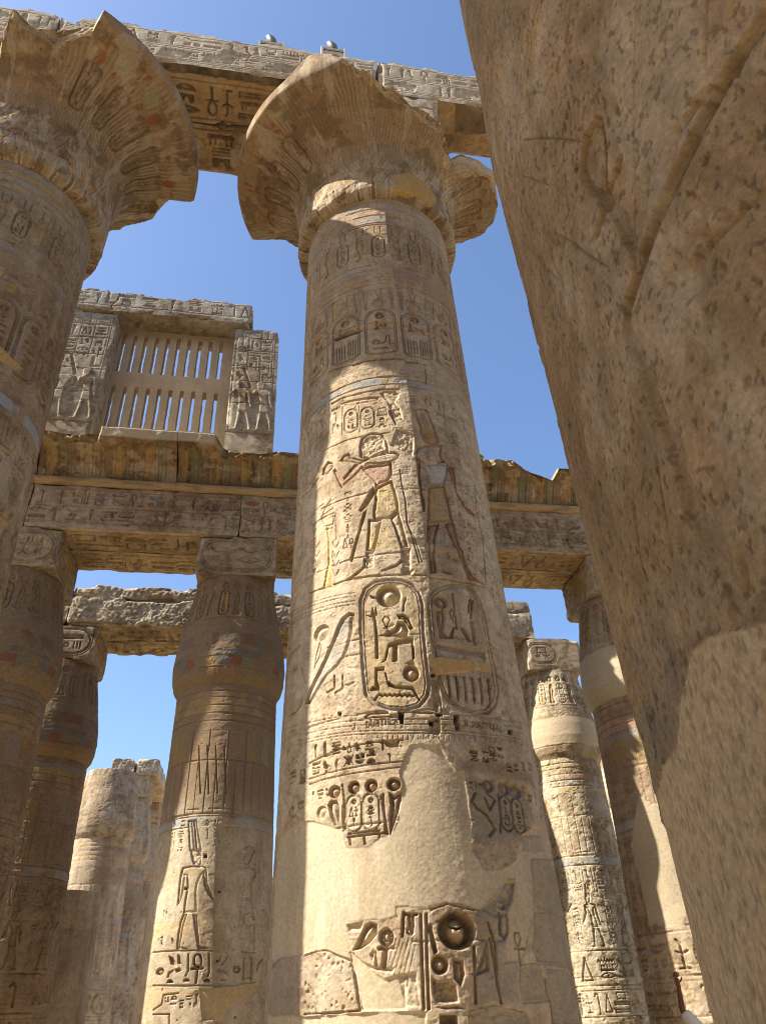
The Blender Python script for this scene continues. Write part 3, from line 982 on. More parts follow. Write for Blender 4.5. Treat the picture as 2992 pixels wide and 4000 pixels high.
# flowers and stand before the king
R.poly(cc.px([(285, 930), (330, 925), (325, 960), (312, 1000), (320, 1150), (330, 1320), (270, 1320), (298, 1150), (300, 1010)], Z4), .02, .015, 'sunk', YEL * 1.15, .8)
R.line(cc.px([(320, 745), (280, 800), (255, 870), (280, 920), (330, 905), (345, 850)], Z4), .018, .025)
for p in ([(255, 860), (330, 800)], [(258, 870), (345, 830)], [(200, 835), (270, 775)], [(195, 915), (290, 850)], [(330, 850), (380, 990)]):
    R.line(cc.px(p, Z4), .016, .02)
R.poly(cc.px([(345, 830), (380, 840), (372, 1000), (350, 1005)], Z4), .012, .012, 'cut', PINK, .7)
for x, sx in ((225, -1), (350, 1)):
    for q in range(4):
        y = 1020 + q * 60
        R.line(cc.px([(x - 20, y), (x, y + 40), (x + 22, y)], Z4), .014, .018)
for y in (705, 745, 780, 805, 850, 880, 915, 950, 985):
    p = cc.px([(390, y + 28), (470, y + 28), (390, y)], Z4)
    quadrat(R, rr, p[0][0], p[0][1], p[1][0] - p[0][0], p[2][1] - p[0][1], .03, 0)
for g, x in (('tri', 395), ('ankh', 435)):
    p = cc.px([(x, 1068), (x + 34, 1068), (x, 1000)], Z4)
    glyph(R, g, p[0][0], p[0][1], p[1][0] - p[0][0], p[2][1] - p[0][1], .03)
for y in (900, 950, 1000, 1060, 1110, 1150, 1200):
    p = cc.px([(190, y + 45), (235, y + 45), (190, y)], Z4)
    quadrat(R, rr, p[0][0], p[0][1], p[1][0] - p[0][0], p[2][1] - p[0][1], .02, 0)
# the god facing him
KG.clear()
KL.clear()
K([(855, 150), (880, 140), (940, 145), (960, 175), (1020, 330), (920, 340), (895, 260)], .03, col=YEL * .8, al=.45)
for q in (890, 925, 950):
    R.line(cc.px([(q - 15, 160), (q + 20, 320)], Z4), .012, .014)
R.ell(*cc.px([(970, 336)], Z4)[0], *(lambda p: (p[1][0] - p[0][0], p[2][1] - p[0][1]))(cc.px([(970, 336), (1028, 336), (970, 290)], Z4)), .04, None, 'ball', RED * 1.2, .5)
K([(855, 450), (880, 400), (930, 378), (1010, 385), (1045, 380), (1040, 450), (1060, 500), (950, 520), (900, 490)], .04)
K([(905, 510), (950, 505), (1085, 510), (1086, 560), (1062, 640), (955, 642), (950, 580)], .045, col=np.array([.40, .37, .32]), al=.8)
K([(955, 650), (1062, 645), (1085, 740), (1118, 880), (945, 892)], .045, col=np.array([.36, .23, .10]), al=.65)
K([(862, 470), (905, 460), (900, 560), (915, 690), (935, 770), (930, 812), (905, 815), (890, 720), (875, 590)], .045, col=RED * .9, al=.55)
K([(1080, 520), (1120, 530), (1140, 690), (1190, 780), (1240, 830), (1250, 858), (1200, 820), (1140, 720), (1105, 620)], .04, col=RED * 1.0, al=.6)
K([(948, 895), (1028, 895), (1005, 980), (995, 1100), (1010, 1215), (965, 1220), (952, 1090), (942, 990)], .05, col=RED * .85, al=.6)
K([(1065, 890), (1120, 880), (1150, 1000), (1200, 1160), (1240, 1235), (1320, 1300), (1215, 1262), (1160, 1130), (1100, 990)], .05, col=RED * .9, al=.6)
K([(1000, 1180), (1060, 1185), (1140, 1240), (1040, 1215)], .035, 'rough')
R.group(KG, .038, .010, .05)
for p, d, m, e in KL:
    R.poly(cc.px(p, Z4), d, e, m)
R.line(cc.px([(1215, 590), (1245, 640), (1265, 860), (1300, 1000), (1320, 1280)], Z4), .03, .03)
R.line(cc.px([(1250, 660), (1290, 760), (1335, 1010), (1380, 1280)], Z4), .02, .02)
R.line(cc.px([(1120, 190), (1180, 330), (1230, 560)], Z4), .016, .02)
for y in (880, 930, 980, 1030, 1085):
    p = cc.px([(1190, y + 40), (1250, y + 45), (1180, y)], Z4)
    quadrat(R, rr, p[0][0], p[0][1], p[1][0] - p[0][0], p[2][1] - p[0][1], .022, 0)
for p in ([(130, 300), (150, 420), (165, 560)], [(150, 260), (175, 330), (190, 470)], [(90, 830), (110, 770), (130, 800), (135, 950), (120, 1200)]):
    R.line(cc.px(p, Z4), .03, .03)
# joint under the picture
R.line(cc.px([(180, 1355), (300, 1310), (450, 1262), (600, 1240), (760, 1235), (900, 1240), (1100, 1262), (1300, 1312)], Z4), .03, .03, wob=.012)
R.line(cc.px([(110, 760), (180, 690), (240, 610)], Z4), .02, .03, wob=.015)
# ------- big cartouche
ring1 = [(700, 96), (780, 100), (840, 125), (882, 170), (900, 250), (905, 400), (925, 600), (942, 720), (930, 785), (885, 838), (800, 860), (700, 856), (620, 830), (570, 770), (552, 600), (540, 400), (540, 215), (565, 150), (620, 110), (700, 96)]
R.line(cc.px(ring1, ZC), .045, .03, col=BLUE * 1.3, alpha=.35)
R.line(cc.px([(725 + (x - 725) * .90, 480 + (y - 480) * .955) for x, y in ring1], ZC), .02, .022)
R.poly(cc.px([(725 + (x - 725) * .88, 480 + (y - 480) * .945) for x, y in ring1[:-1]], ZC), .012, .02, 'cut', YEL * 1.1, .25)
Q = lambda p, d=.05, m='cut', col=None, al=.6, e=.014, t=ZC: R.poly(cc.px(p, t), d, e, m, col, al)


def disc(x, y, rx, ry, d=.06, t=ZC, col=None, mode='ball', al=.6):
    p = cc.px([(x, y), (x + rx, y), (x, y - ry)], t)
    R.ell(p[0][0], p[0][1], abs(p[1][0] - p[0][0]), abs(p[2][1] - p[0][1]), d, None, mode, col, al)


disc(705, 190, 78, 66, .10)
Q([(590, 185), (640, 195), (640, 215), (600, 205)], .05)
Q([(782, 285), (790, 215), (808, 195), (812, 215), (800, 240), (800, 285)], .05)
Q([(566, 300), (596, 305), (610, 250), (618, 290), (628, 248), (640, 300), (622, 315), (600, 318)], .06)
Q([(610, 310), (626, 310), (640, 420), (645, 560), (626, 560), (622, 420)], .07)
R.line(cc.px([(690, 375), (668, 330), (680, 312), (700, 312), (712, 330), (690, 375), (712, 400)], ZC), .02, .04)
R.line(cc.px([(675, 382), (735, 358)], ZC), .02, .04)
Q([(750, 300), (790, 295), (825, 320), (858, 385), (830, 392), (812, 360), (790, 330), (765, 330)], .08, 'sunk')
Q([(760, 340), (800, 345), (825, 390), (815, 430), (780, 440), (740, 430), (700, 430), (645, 425), (690, 410), (740, 380)], .07, 'sunk')
Q([(700, 470), (780, 445), (815, 430), (850, 440), (860, 560), (845, 570), (838, 470), (760, 480), (748, 575), (725, 580), (728, 490), (705, 492), (700, 530), (690, 570), (655, 590), (680, 560)], .075)
Q([(735, 480), (760, 478), (762, 575), (738, 578)], .05, 'sunk')
disc(838, 645, 52, 50, .09)
Q([(622, 610), (680, 605), (680, 628), (640, 632), (638, 690), (650, 720), (650, 745), (592, 748), (605, 725), (622, 720)], .07)
Q([(678, 640), (690, 640), (700, 690), (740, 715), (850, 720), (880, 770), (890, 800), (860, 775), (840, 745), (740, 735), (700, 720)], .07)
R.line(cc.px([(625, 800), (640, 775)] + [(650 + q * 15, 772 + (7 if q % 2 else -5)) for q in range(14)] + [(870, 770), (888, 800)], ZC), .03, .06)
Q([(790, 590), (850, 560), (880, 600), (870, 620)], .03, 'rough')
# cartouche base, holes
R.line(cc.px([(565, 905), (590, 885), (700, 878)], ZC), .03, .035)
R.line(cc.px([(805, 872), (960, 880)], ZC), .03, .035)
R.line(cc.px([(570, 910), (760, 900)], ZC), .02, .03)
for x, y, hw, hh2 in ((417, 885, 10, 11), (778, 895, 18, 26), (782, 925, 12, 18), (955, 938, 15, 17), (1103, 915, 17, 32), (1110, 955, 14, 28), (1421, 993, 11, 16), (966, 656, 12, 9), (1000, 890, 20, 9)):
    Q([(x - hw, y - hh2), (x + hw, y - hh2 * .9), (x + hw * .8, y + hh2), (x - hw * .9, y + hh2 * .9)], .16, 'cut', DARK, .9, .012)
Q([(935, 600), (960, 590), (1000, 700), (1010, 800), (1000, 880), (960, 870), (955, 740)], .04, 'rough')
Q([(960, 900), (1010, 895), (1020, 990), (1000, 1020), (930, 1000), (950, 950)], .045, 'rough')
# the second cartouche, in shade
ring2 = [(1085, 115), (1150, 118), (1210, 160), (1250, 230), (1275, 330), (1300, 480), (1330, 620), (1350, 740), (1340, 820), (1290, 875), (1210, 885), (1110, 850), (1040, 790), (1000, 700), (975, 560), (950, 400), (935, 250), (945, 180), (990, 140), (1085, 115)]
R.line(cc.px(ring2, ZC), .045, .03)
R.line(cc.px([(1140 + (x - 1140) * .90, 500 + (y - 500) * .955) for x, y in ring2], ZC), .02, .022)
disc(1014, 222, 42, 38, .07)
Q([(985, 270), (1030, 262), (1045, 310), (1030, 390), (1060, 430), (1090, 365), (1100, 370), (1090, 440), (1010, 440), (995, 350)], .06, 'sunk')
R.line(cc.px([(1086, 170), (1095, 250), (1110, 380)], ZC), .03, .04)
R.line(cc.px([(1075, 320), (1068, 280), (1080, 262), (1092, 280), (1085, 318), (1090, 345)], ZC), .018, .03)
Q([(1120, 365), (1150, 370), (1200, 460), (1175, 460)], .06)
Q([(1180, 210), (1192, 205), (1185, 290), (1172, 290)], .06)
Q([(1195, 215), (1206, 215), (1200, 320), (1186, 330)], .06)
Q([(1185, 330), (1205, 330), (1230, 480), (1205, 480)], .05)
Q([(975, 465), (1020, 470), (1140, 500), (1270, 520), (1280, 560), (1150, 535), (1000, 505)], .05, 'cut', BLUE, .3)
R.plaster(cc.px([(930, 560), (1000, 545), (1100, 565), (1200, 570), (1320, 600), (1300, 640), (1200, 625), (1100, 640), (990, 650), (950, 610)], ZC), OCHRE * 1.1, .004, .015, .02)
for q in range(6):
    x = 1045 + q * 47
    Q([(x, 650 + q * 4), (x + 18, 652 + q * 4), (x + 30, 780 + q * 8), (x + 18, 805 + q * 8)], .06)
# falcon on the left: deep cut along its back, modelled breast, tail and legs
R.group([(cc.px([(505, 296), (470, 286), (432, 316), (405, 366), (378, 440), (340, 530), (290, 640), (238, 745), (212, 825), (240, 830), (290, 745), (345, 660), (400, 610), (440, 560), (470, 490), (488, 410), (492, 340)], ZC), BLUE * 1.3, .28)], .05, .014, .05)
Q([(505, 296), (470, 288), (432, 318), (405, 368), (378, 440), (340, 530), (290, 640), (240, 745), (212, 825), (224, 828), (256, 745), (306, 640), (356, 535), (392, 450), (419, 385), (444, 335), (475, 308)], .085, 'cut', e=.014)
for q in range(6):
    R.line(cc.px([(450 - q * 26, 372 + q * 46), (470 - q * 27, 392 + q * 45), (482 - q * 32, 378 + q * 47)], ZC), .012, .016)
R.line(cc.px([(440, 345), (462, 352), (478, 340)], ZC), .016, .02)
disc(308, 412, 48, 48, .05)
R.line(cc.px([(300, 470), (280, 540), (270, 620)], ZC), .02, .02)
R.line(cc.px([(310, 480), (300, 545), (275, 600)], ZC), .016, .02)
for x in (385, 435):
    R.line(cc.px([(x, 660), (x - 2, 735), (x - 45, 760)], ZC), .024, .04)
Q([(440, 715), (500, 690), (525, 700), (460, 730)], .03, 'rough')
R.line(cc.px([(420, 560), (500, 540), (545, 535)], ZC), .03, .01, col=OCHRE * 1.1, alpha=.7, wob=.01)
for k, y in enumerate((185, 205, 232, 252)):
    R.line(cc.px([(130, y + 120), (250, y + 50), (400, y + 5), (515, y - 12)], ZC), .014, .012, col=BLUE * 1.2 if k % 2 else None)
for p in ([(120, 560), (150, 520), (190, 480)], [(115, 900), (160, 880), (190, 830), (200, 780)], [(120, 740), (140, 640), (165, 620)], [(195, 620), (215, 700)]):
    R.line(cc.px(p, ZC), .03, .025)
for y in (905, 935, 965, 1000, 1018):
    R.line(cc.px([(95, y + 75), (250, y + 30), (450, y - 5), (750, y - 15), (1000, y - 18), (1300, y + 5), (1520, y + 50)], ZC), .014, .012)
# palace front dado
for q in range(46):
    x = 130 + q * 30
    y = 1030 + (x - 760) ** 2 * 7.4e-5
    R.line(cc.px([(x, y), (x + 1, y - 26)], ZC), .010, .010)
# scratched names of old visitors
LET = {'J': [[(.6, 1), (.6, .15), (.35, 0), (.1, .15)]], '.': [[(.4, 0), (.4, .06)]], 'D': [[(.1, 0), (.1, 1), (.6, .85), (.75, .5), (.6, .15), (.1, 0)]], 'U': [[(.1, 1), (.1, .2), (.4, 0), (.75, .2), (.75, 1)]],
       'B': [[(.1, 0), (.1, 1), (.6, .9), (.6, .6), (.1, .5), (.7, .4), (.7, .1), (.1, 0)]], 'T': [[(.0, 1), (.8, 1)], [(.4, 1), (.4, 0)]], 'H': [[(.1, 0), (.1, 1)], [(.75, 0), (.75, 1)], [(.1, .5), (.75, .5)]],
       'E': [[(.75, 1), (.1, 1), (.1, 0), (.75, 0)], [(.1, .5), (.6, .5)]], 'R': [[(.1, 0), (.1, 1), (.65, .9), (.65, .6), (.1, .5), (.75, 0)]], 'F': [[(.75, 1), (.1, 1), (.1, 0)], [(.1, .5), (.6, .5)]],
       '1': [[(.4, 0), (.4, 1)]], '8': [[(.4, .5), (.15, .75), (.4, 1), (.65, .75), (.4, .5), (.1, .25), (.4, 0), (.7, .25), (.4, .5)]], '4': [[(.6, 0), (.6, 1), (.05, .35), (.8, .35)]], '2': [[(.1, .8), (.4, 1), (.7, .75), (.1, 0), (.75, 0)]], 'I': [[(.4, 0), (.4, 1)]], 'P': [[(.1, 0), (.1, 1), (.65, .9), (.65, .6), (.1, .5)]]}


def scratch(txt, p0, p1, hpx, t, wd=.014, d=.024):
    n = len(txt)
    for k, chh in enumerate(txt):
        if chh == ' ':
            continue
        fx = k / n
        x, y = p0[0] + (p1[0] - p0[0]) * fx, p0[1] + (p1[1] - p0[1]) * fx
        cw = abs(p1[0] - p0[0]) / n * .95
        for st in LET[chh]:
            R.line(cc.px([(x + u * cw, y - v * hpx) for u, v in st], t), wd, d)


GF = (1300, 2750, .45317)
scratch("J. DUBTHER", (165, 225), (575, 160), 55, GF)
scratch("H.DUFF 1842", (1140, 185), (1465, 240), 50, GF)
# ------- band of big signs, then the pairs of small cartouches
for x0, x1, y0, y1, n in ((245, 430, 1070, 1160, 3), (430, 560, 1062, 1120, 2), (560, 790, 1045, 1110, 3), (250, 430, 1170, 1255, 3), (440, 640, 1125, 1200, 3), (650, 790, 1120, 1170, 1), (1170, 1260, 1090, 1165, 1), (1260, 1390, 1080, 1180, 3), (1400, 1560, 1170, 1230, 4), (110, 230, 1230, 1320, 2)):
    for q in range(n):
        xa, xb = x0 + (x1 - x0) * q / n, x0 + (x1 - x0) * (q + .92) / n
        sl_ = (y1 - y0)
        p = cc.px([(xa, y1 - sl_ * .1 * q), (xb, y1 - sl_ * .1 * q), (xa, y0 - sl_ * .1 * q)], ZC)
        quadrat(R, rr, p[0][0], p[0][1], abs(p[1][0] - p[0][0]), p[2][1] - p[0][1], .05, 0, 'cut')
Q([(676, 1050), (770, 1042), (760, 1075), (720, 1085), (690, 1075)], .06)
Q([(590, 1105), (610, 1090), (625, 1105), (620, 1120), (592, 1120)], .07)
R.line(cc.px([(235, 1175), (400, 1100), (600, 1055), (790, 1038)], ZC), .02, .03)
R.line(cc.px([(235, 1270), (420, 1215), (640, 1180), (790, 1165)], ZC), .016, .02)
R.line(cc.px([(235, 1300), (430, 1245), (640, 1215), (770, 1200)], ZC), .016, .02)
for x0, y0 in ((240, 1345), (285, 1330), (325, 1322), (165, 1400), (120, 1420)):
    p = cc.px([(x0, y0 + 62), (x0 + 38, y0 + 62), (x0, y0)], ZC)
    quadrat(R, rr, p[0][0], p[0][1], abs(p[1][0] - p[0][0]), p[2][1] - p[0][1], .03, 0, 'cut')
disc(385, 1345, 36, 40, .07, col=PINK, al=.3)
disc(500, 1318, 36, 40, .08, col=PINK, al=.4)
disc(602, 1308, 38, 40, .08, col=PINK, al=.4)
disc(735, 1298, 44, 40, .09, col=PINK * .9, al=.5)
for x0, x1, y0, y1 in ((458, 545, 1365, 1575), (557, 650, 1355, 1568)):
    p = cc.px([((x0 + x1) / 2, y1), (x0, (y0 + y1) / 2), (x1, (y0 + y1) / 2), ((x0 + x1) / 2, y0)], ZC)
    cartouche(R, rr, p[0][0], p[0][1], p[2][0] - p[1][0], p[3][1] - p[0][1], .04, 0, mode='cut')
Q([(705, 1345), (740, 1365), (778, 1340), (782, 1400), (765, 1460), (735, 1540), (715, 1600), (705, 1500), (715, 1420)], .06, 'sunk')
Q([(345, 1420), (370, 1390), (400, 1395), (415, 1440), (412, 1540), (385, 1545), (360, 1480)], .05, 'sunk')
disc(312, 1465, 30, 38, .03)
for p in ([(430, 1300), (445, 1420), (450, 1560)], [(435, 1430), (440, 1570)], [(672, 1360), (680, 1480), (685, 1590)], [(660, 1370), (700, 1600)], [(470, 1590), (650, 1570)], [(465, 1610), (690, 1585)], [(475, 1620), (480, 1655)], [(560, 1605), (565, 1650)], [(650, 1590), (655, 1640)]):
    R.line(cc.px(p, ZC), .024, .04)
R.line(cc.px([(120, 1590), (130, 1510), (150, 1480), (175, 1500)], ZC), .03, .03)
# shaded twin on the right
for x, y in ((1290, 1305), (1385, 1320), (1450, 1340), (1522, 1360)):
    disc(x, y, 33 if x < 1480 else 24, 42, .05)
for x0, x1, y0, y1 in ((1380, 1440, 1375, 1570), (1455, 1510, 1390, 1585)):
    p = cc.px([((x0 + x1) / 2, y1), (x0, (y0 + y1) / 2), (x1, (y0 + y1) / 2), ((x0 + x1) / 2, y0)], ZC)
    cartouche(R, rr, p[0][0], p[0][1], p[2][0] - p[1][0], p[3][1] - p[0][1], .035, 0, mode='cut')
R.line(cc.px([(1280, 1350), (1330, 1390), (1300, 1450), (1270, 1380)], ZC), .03, .035)
R.line(cc.px([(1215, 1350), (1190, 1400), (1230, 1440), (1280, 1480), (1330, 1560), (1300, 1600)], ZC), .035, .035)
R.line(cc.px([(1350, 1360), (1365, 1480), (1360, 1580)], ZC), .03, .035)
for x0 in (1180, 1205, 1235):
    p = cc.px([(x0, 1335), (x0 + 22, 1335), (x0, 1270)], ZC)
    quadrat(R, rr, p[0][0], p[0][1], abs(p[1][0] - p[0][0]), p[2][1] - p[0][1], .03, 0, 'cut')
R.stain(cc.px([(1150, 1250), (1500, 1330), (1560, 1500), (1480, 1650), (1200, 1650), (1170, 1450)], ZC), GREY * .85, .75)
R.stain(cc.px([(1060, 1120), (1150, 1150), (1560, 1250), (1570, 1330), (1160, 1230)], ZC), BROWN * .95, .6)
# ------- plaster repairs and the blocks left between them
f = lambda t, p: [(t[0] + x * t[2], t[1] + y * t[2]) for x, y in p]
pl = f(ZC, [(832, 1075), (900, 1062), (960, 1075), (1005, 1062), (1048, 1150), (1100, 1230), (1140, 1232), (1150, 1300), (1172, 1400), (1188, 1500), (1195, 1600)]) + \
    f(ZD, [(1078, 290), (1130, 382), (1230, 382), (1300, 335), (1330, 200), (1400, 165), (1470, 200), (1500, 330), (1380, 330), (1385, 600), (1320, 840), (1240, 840), (1260, 640), (1300, 420), (1250, 420), (1200, 500), (1110, 572), (1040, 545), (940, 535), (850, 570), (735, 592), (600, 635), (448, 642), (455, 700), (470, 830), (340, 780), (230, 800), (70, 830), (85, 500), (105, 225), (160, 165), (230, 135), (300, 140), (370, 160), (420, 182), (445, 268), (560, 266), (610, 215), (670, 200), (700, 140), (720, 40)]) + \
    f(ZC, [(780, 1400), (785, 1300), (770, 1230), (800, 1150)])
R.plaster(cc.px(pl), PLAST, .014, .025, .018)
n = fbm(R.A * 3.0, R.Z * .8, 201, 4)
m = (R.dab * sst((n - .50) * 6) * .30)[..., None]
R.C[:] = R.C * (1 - m) + PLAST * np.array([.74, .68, .58]) * m
m = (R.dab * sst((fbm(R.A * 7, R.Z * 1.2, 202, 3) - .60) * 9) * .35)[..., None]
R.C[:] = R.C * (1 - m) + PALE * 1.05 * m
R.stain(cc.px([(1000, 1080), (1140, 1240), (1190, 1500), (1150, 1640), (1060, 1500), (1010, 1250)], ZC), PLAST * .66, .55, .05, .12)
R.stain(cc.px([(760, 250), (1000, 230), (1060, 500), (800, 520)], ZD), PLAST * .8, .4, .08, .2)
R.plaster(cc.px([(470, 790), (520, 830), (600, 900), (640, 920), (742, 892), (750, 1075), (520, 1082), (480, 850)], ZD), np.array([.43, .36, .235]), .03, .02, .012)
R.plaster(cc.px([(60, 1100), (240, 1105), (520, 1092), (850, 1080), (850, 1180), (60, 1190)], ZD), PLAST * .95, .015, .02, .03)
R.line(cc.px([(240, 805), (300, 785), (345, 780), (400, 805), (470, 832), (490, 900), (516, 1080), (400, 1090), (240, 1098)], ZD), .02, .03, wob=.01)
R.line(cc.px([(75, 880), (120, 820), (230, 800)], ZD), .02, .02, wob=.01)
R.line(cc.px([(205, 830), (212, 1100)], ZD), .012, .02)
R.stain(cc.px([(90, 830), (205, 810), (210, 1100), (60, 1100)], ZD), GREY, .7)
for p in ([(1328, 212), (1420, 206), (1440, 285), (1400, 300), (1330, 290)], [(1372, 325), (1460, 335), (1500, 460), (1530, 600), (1400, 585)], [(1385, 590), (1530, 608), (1570, 880), (1490, 850), (1400, 845), (1380, 760)], [(1315, 850), (1400, 840), (1440, 920), (1460, 1030), (1330, 1040), (1310, 950)], [(1450, 870), (1560, 890), (1610, 1140), (1470, 1140)], [(1060, 1080), (1180, 1050), (1350, 1090), (1370, 1160), (1060, 1160)]):
    q = cc.px(p, ZD)
    R.stain(q, np.array([.30, .245, .17]), .8, .015, .02)
    R.poly(q, .016, .03, 'up', wob=.02)
    R.line(q + q[:1], .016, .012, wob=.012)
    R.poly(q, .012, .02, 'rough')
# carved blocks low down: quail, ankh, big disc
G2 = lambda p, d=.05, m='cut', e=.014: R.poly(cc.px(p, ZD), d, e, m)
G2([(478, 780), (500, 745), (540, 660), (570, 638), (602, 650), (600, 700), (570, 740), (520, 775)], .06, 'sunk')
G2([(445, 650), (540, 630), (520, 690), (460, 690)], .03, 'rough')
G2([(560, 800), (590, 760), (600, 850), (570, 830)], .03, 'rough')
disc(648, 715, 38, 48, .06, ZD)
disc(650, 712, 22, 30, .05, ZD)
R.line(cc.px([(615, 770), (680, 768)], ZD), .04, .06)
R.line(cc.px([(645, 765), (636, 855)], ZD), .05, .06)
R.line(cc.px([(592, 790), (600, 855)], ZD), .03, .03)
R.line(cc.px([(735, 590), (728, 710)], ZD), .03, .05)
R.line(cc.px([(738, 600), (760, 600), (765, 660), (775, 690), (782, 660), (778, 602), (800, 600)], ZD), .03, .045)
R.line(cc.px([(770, 625), (752, 690), (770, 705), (785, 690)], ZD), .02, .03)
for k in range(6):
    R.line(cc.px([(700 + k * 20, 720), (640 + k * 24, 900)], ZD), .008, .008)
for p in ([(820, 600), (825, 800), (835, 1070)], [(848, 600), (850, 800), (860, 1070)], [(1085, 760), (1095, 1040)], [(1155, 640), (1190, 740), (1200, 950)], [(1165, 720), (1220, 1040)]):
    R.line(cc.px(p, ZD), .03, .045)
disc(1000, 680, 94, 98, .16, ZD)
p = cc.px([(1000, 690), (1048, 690), (1000, 620)], ZD)
R.ell(p[0][0], p[0][1], p[1][0] - p[0][0], p[2][1] - p[0][1], .03, .03, 'up')
G2([(957, 640), (975, 660), (1000, 668), (1025, 660), (1042, 635), (1035, 665), (1000, 680), (968, 668)], .12)
G2([(848, 655), (872, 645), (905, 790), (885, 800)], .07)
disc(915, 850, 44, 52, .09, ZD)
G2([(870, 900), (905, 930), (960, 920), (1000, 950), (1015, 1040), (960, 1050), (890, 1040), (870, 980)], .07, 'rough')
G2([(980, 820), (1030, 830), (1040, 900), (1020, 960), (985, 920)], .06, 'sunk')
G2([(1060, 900), (1100, 880), (1150, 720), (1165, 880), (1090, 910)], .04, 'sunk')
G2([(870, 1060), (1010, 1050), (1060, 1075), (940, 1080)], .05, 'rough')
G2([(915, 1100), (1000, 1100), (1005, 1150), (915, 1150)], .10)
disc(1230, 550, 22, 28, .07, ZD)
R.line(cc.px([(1215, 590), (1215, 690), (1240, 720), (1255, 690), (1250, 600)], ZD), .035, .05)
R.line(cc.px([(1310, 765), (1290, 725), (1290, 690), (1310, 690), (1320, 720), (1310, 765), (1318, 850)], ZD), .025, .045)
R.line(cc.px([(1292, 768), (1335, 770)], ZD), .025, .045)
R.line(cc.px([(1440, 920), (1450, 1000), (1470, 1050), (1480, 1146)], ZD), .025, .045, wob=.01)
for p in ([(700, 900), (800, 880), (830, 1070), (740, 1070)], [(530, 830), (600, 860), (700, 860), (680, 900), (560, 880)], [(850, 560), (940, 538), (1100, 572), (1090, 590), (950, 560), (870, 590)], [(1110, 575), (1200, 500), (1240, 430), (1300, 430), (1250, 620), (1190, 620)]):
    G2(p, .03, 'rough')
R.stain(cc.px([(1095, 580), (1230, 440), (1290, 440), (1240, 640), (1260, 840), (1310, 850), (1320, 1040), (1060, 1060), (1080, 760)], ZD), GREY * .9, .55)
R.pits(60, *(lambda p: (p[0][0], p[1][0], p[1][1], p[0][1]))(cc.px([(245, 800), (500, 1080)], ZD)), sd=2)
R.pits(260, -1.7, 2.2, 4.6, 15.2, (.005, .012), .018, sd=3)
R.H[:] -= STEP * (1 - R.dab)
R.H[:] += (fbm(R.A * 14, R.Z * 14, 97, 2) - .5) * .007 * (1 - .6 * R.dab)

L_CC = "tallest column in the middle, carved king and large cartouche in sunlight over tan plaster"
mid = thing("sandstone_column", L_CC, "column", (CCX, CCY, 0), G_NAVE)
cc.build("shaft", mid, rough=.014, flake=.55)
base_disc(mid, 2.4, .5)


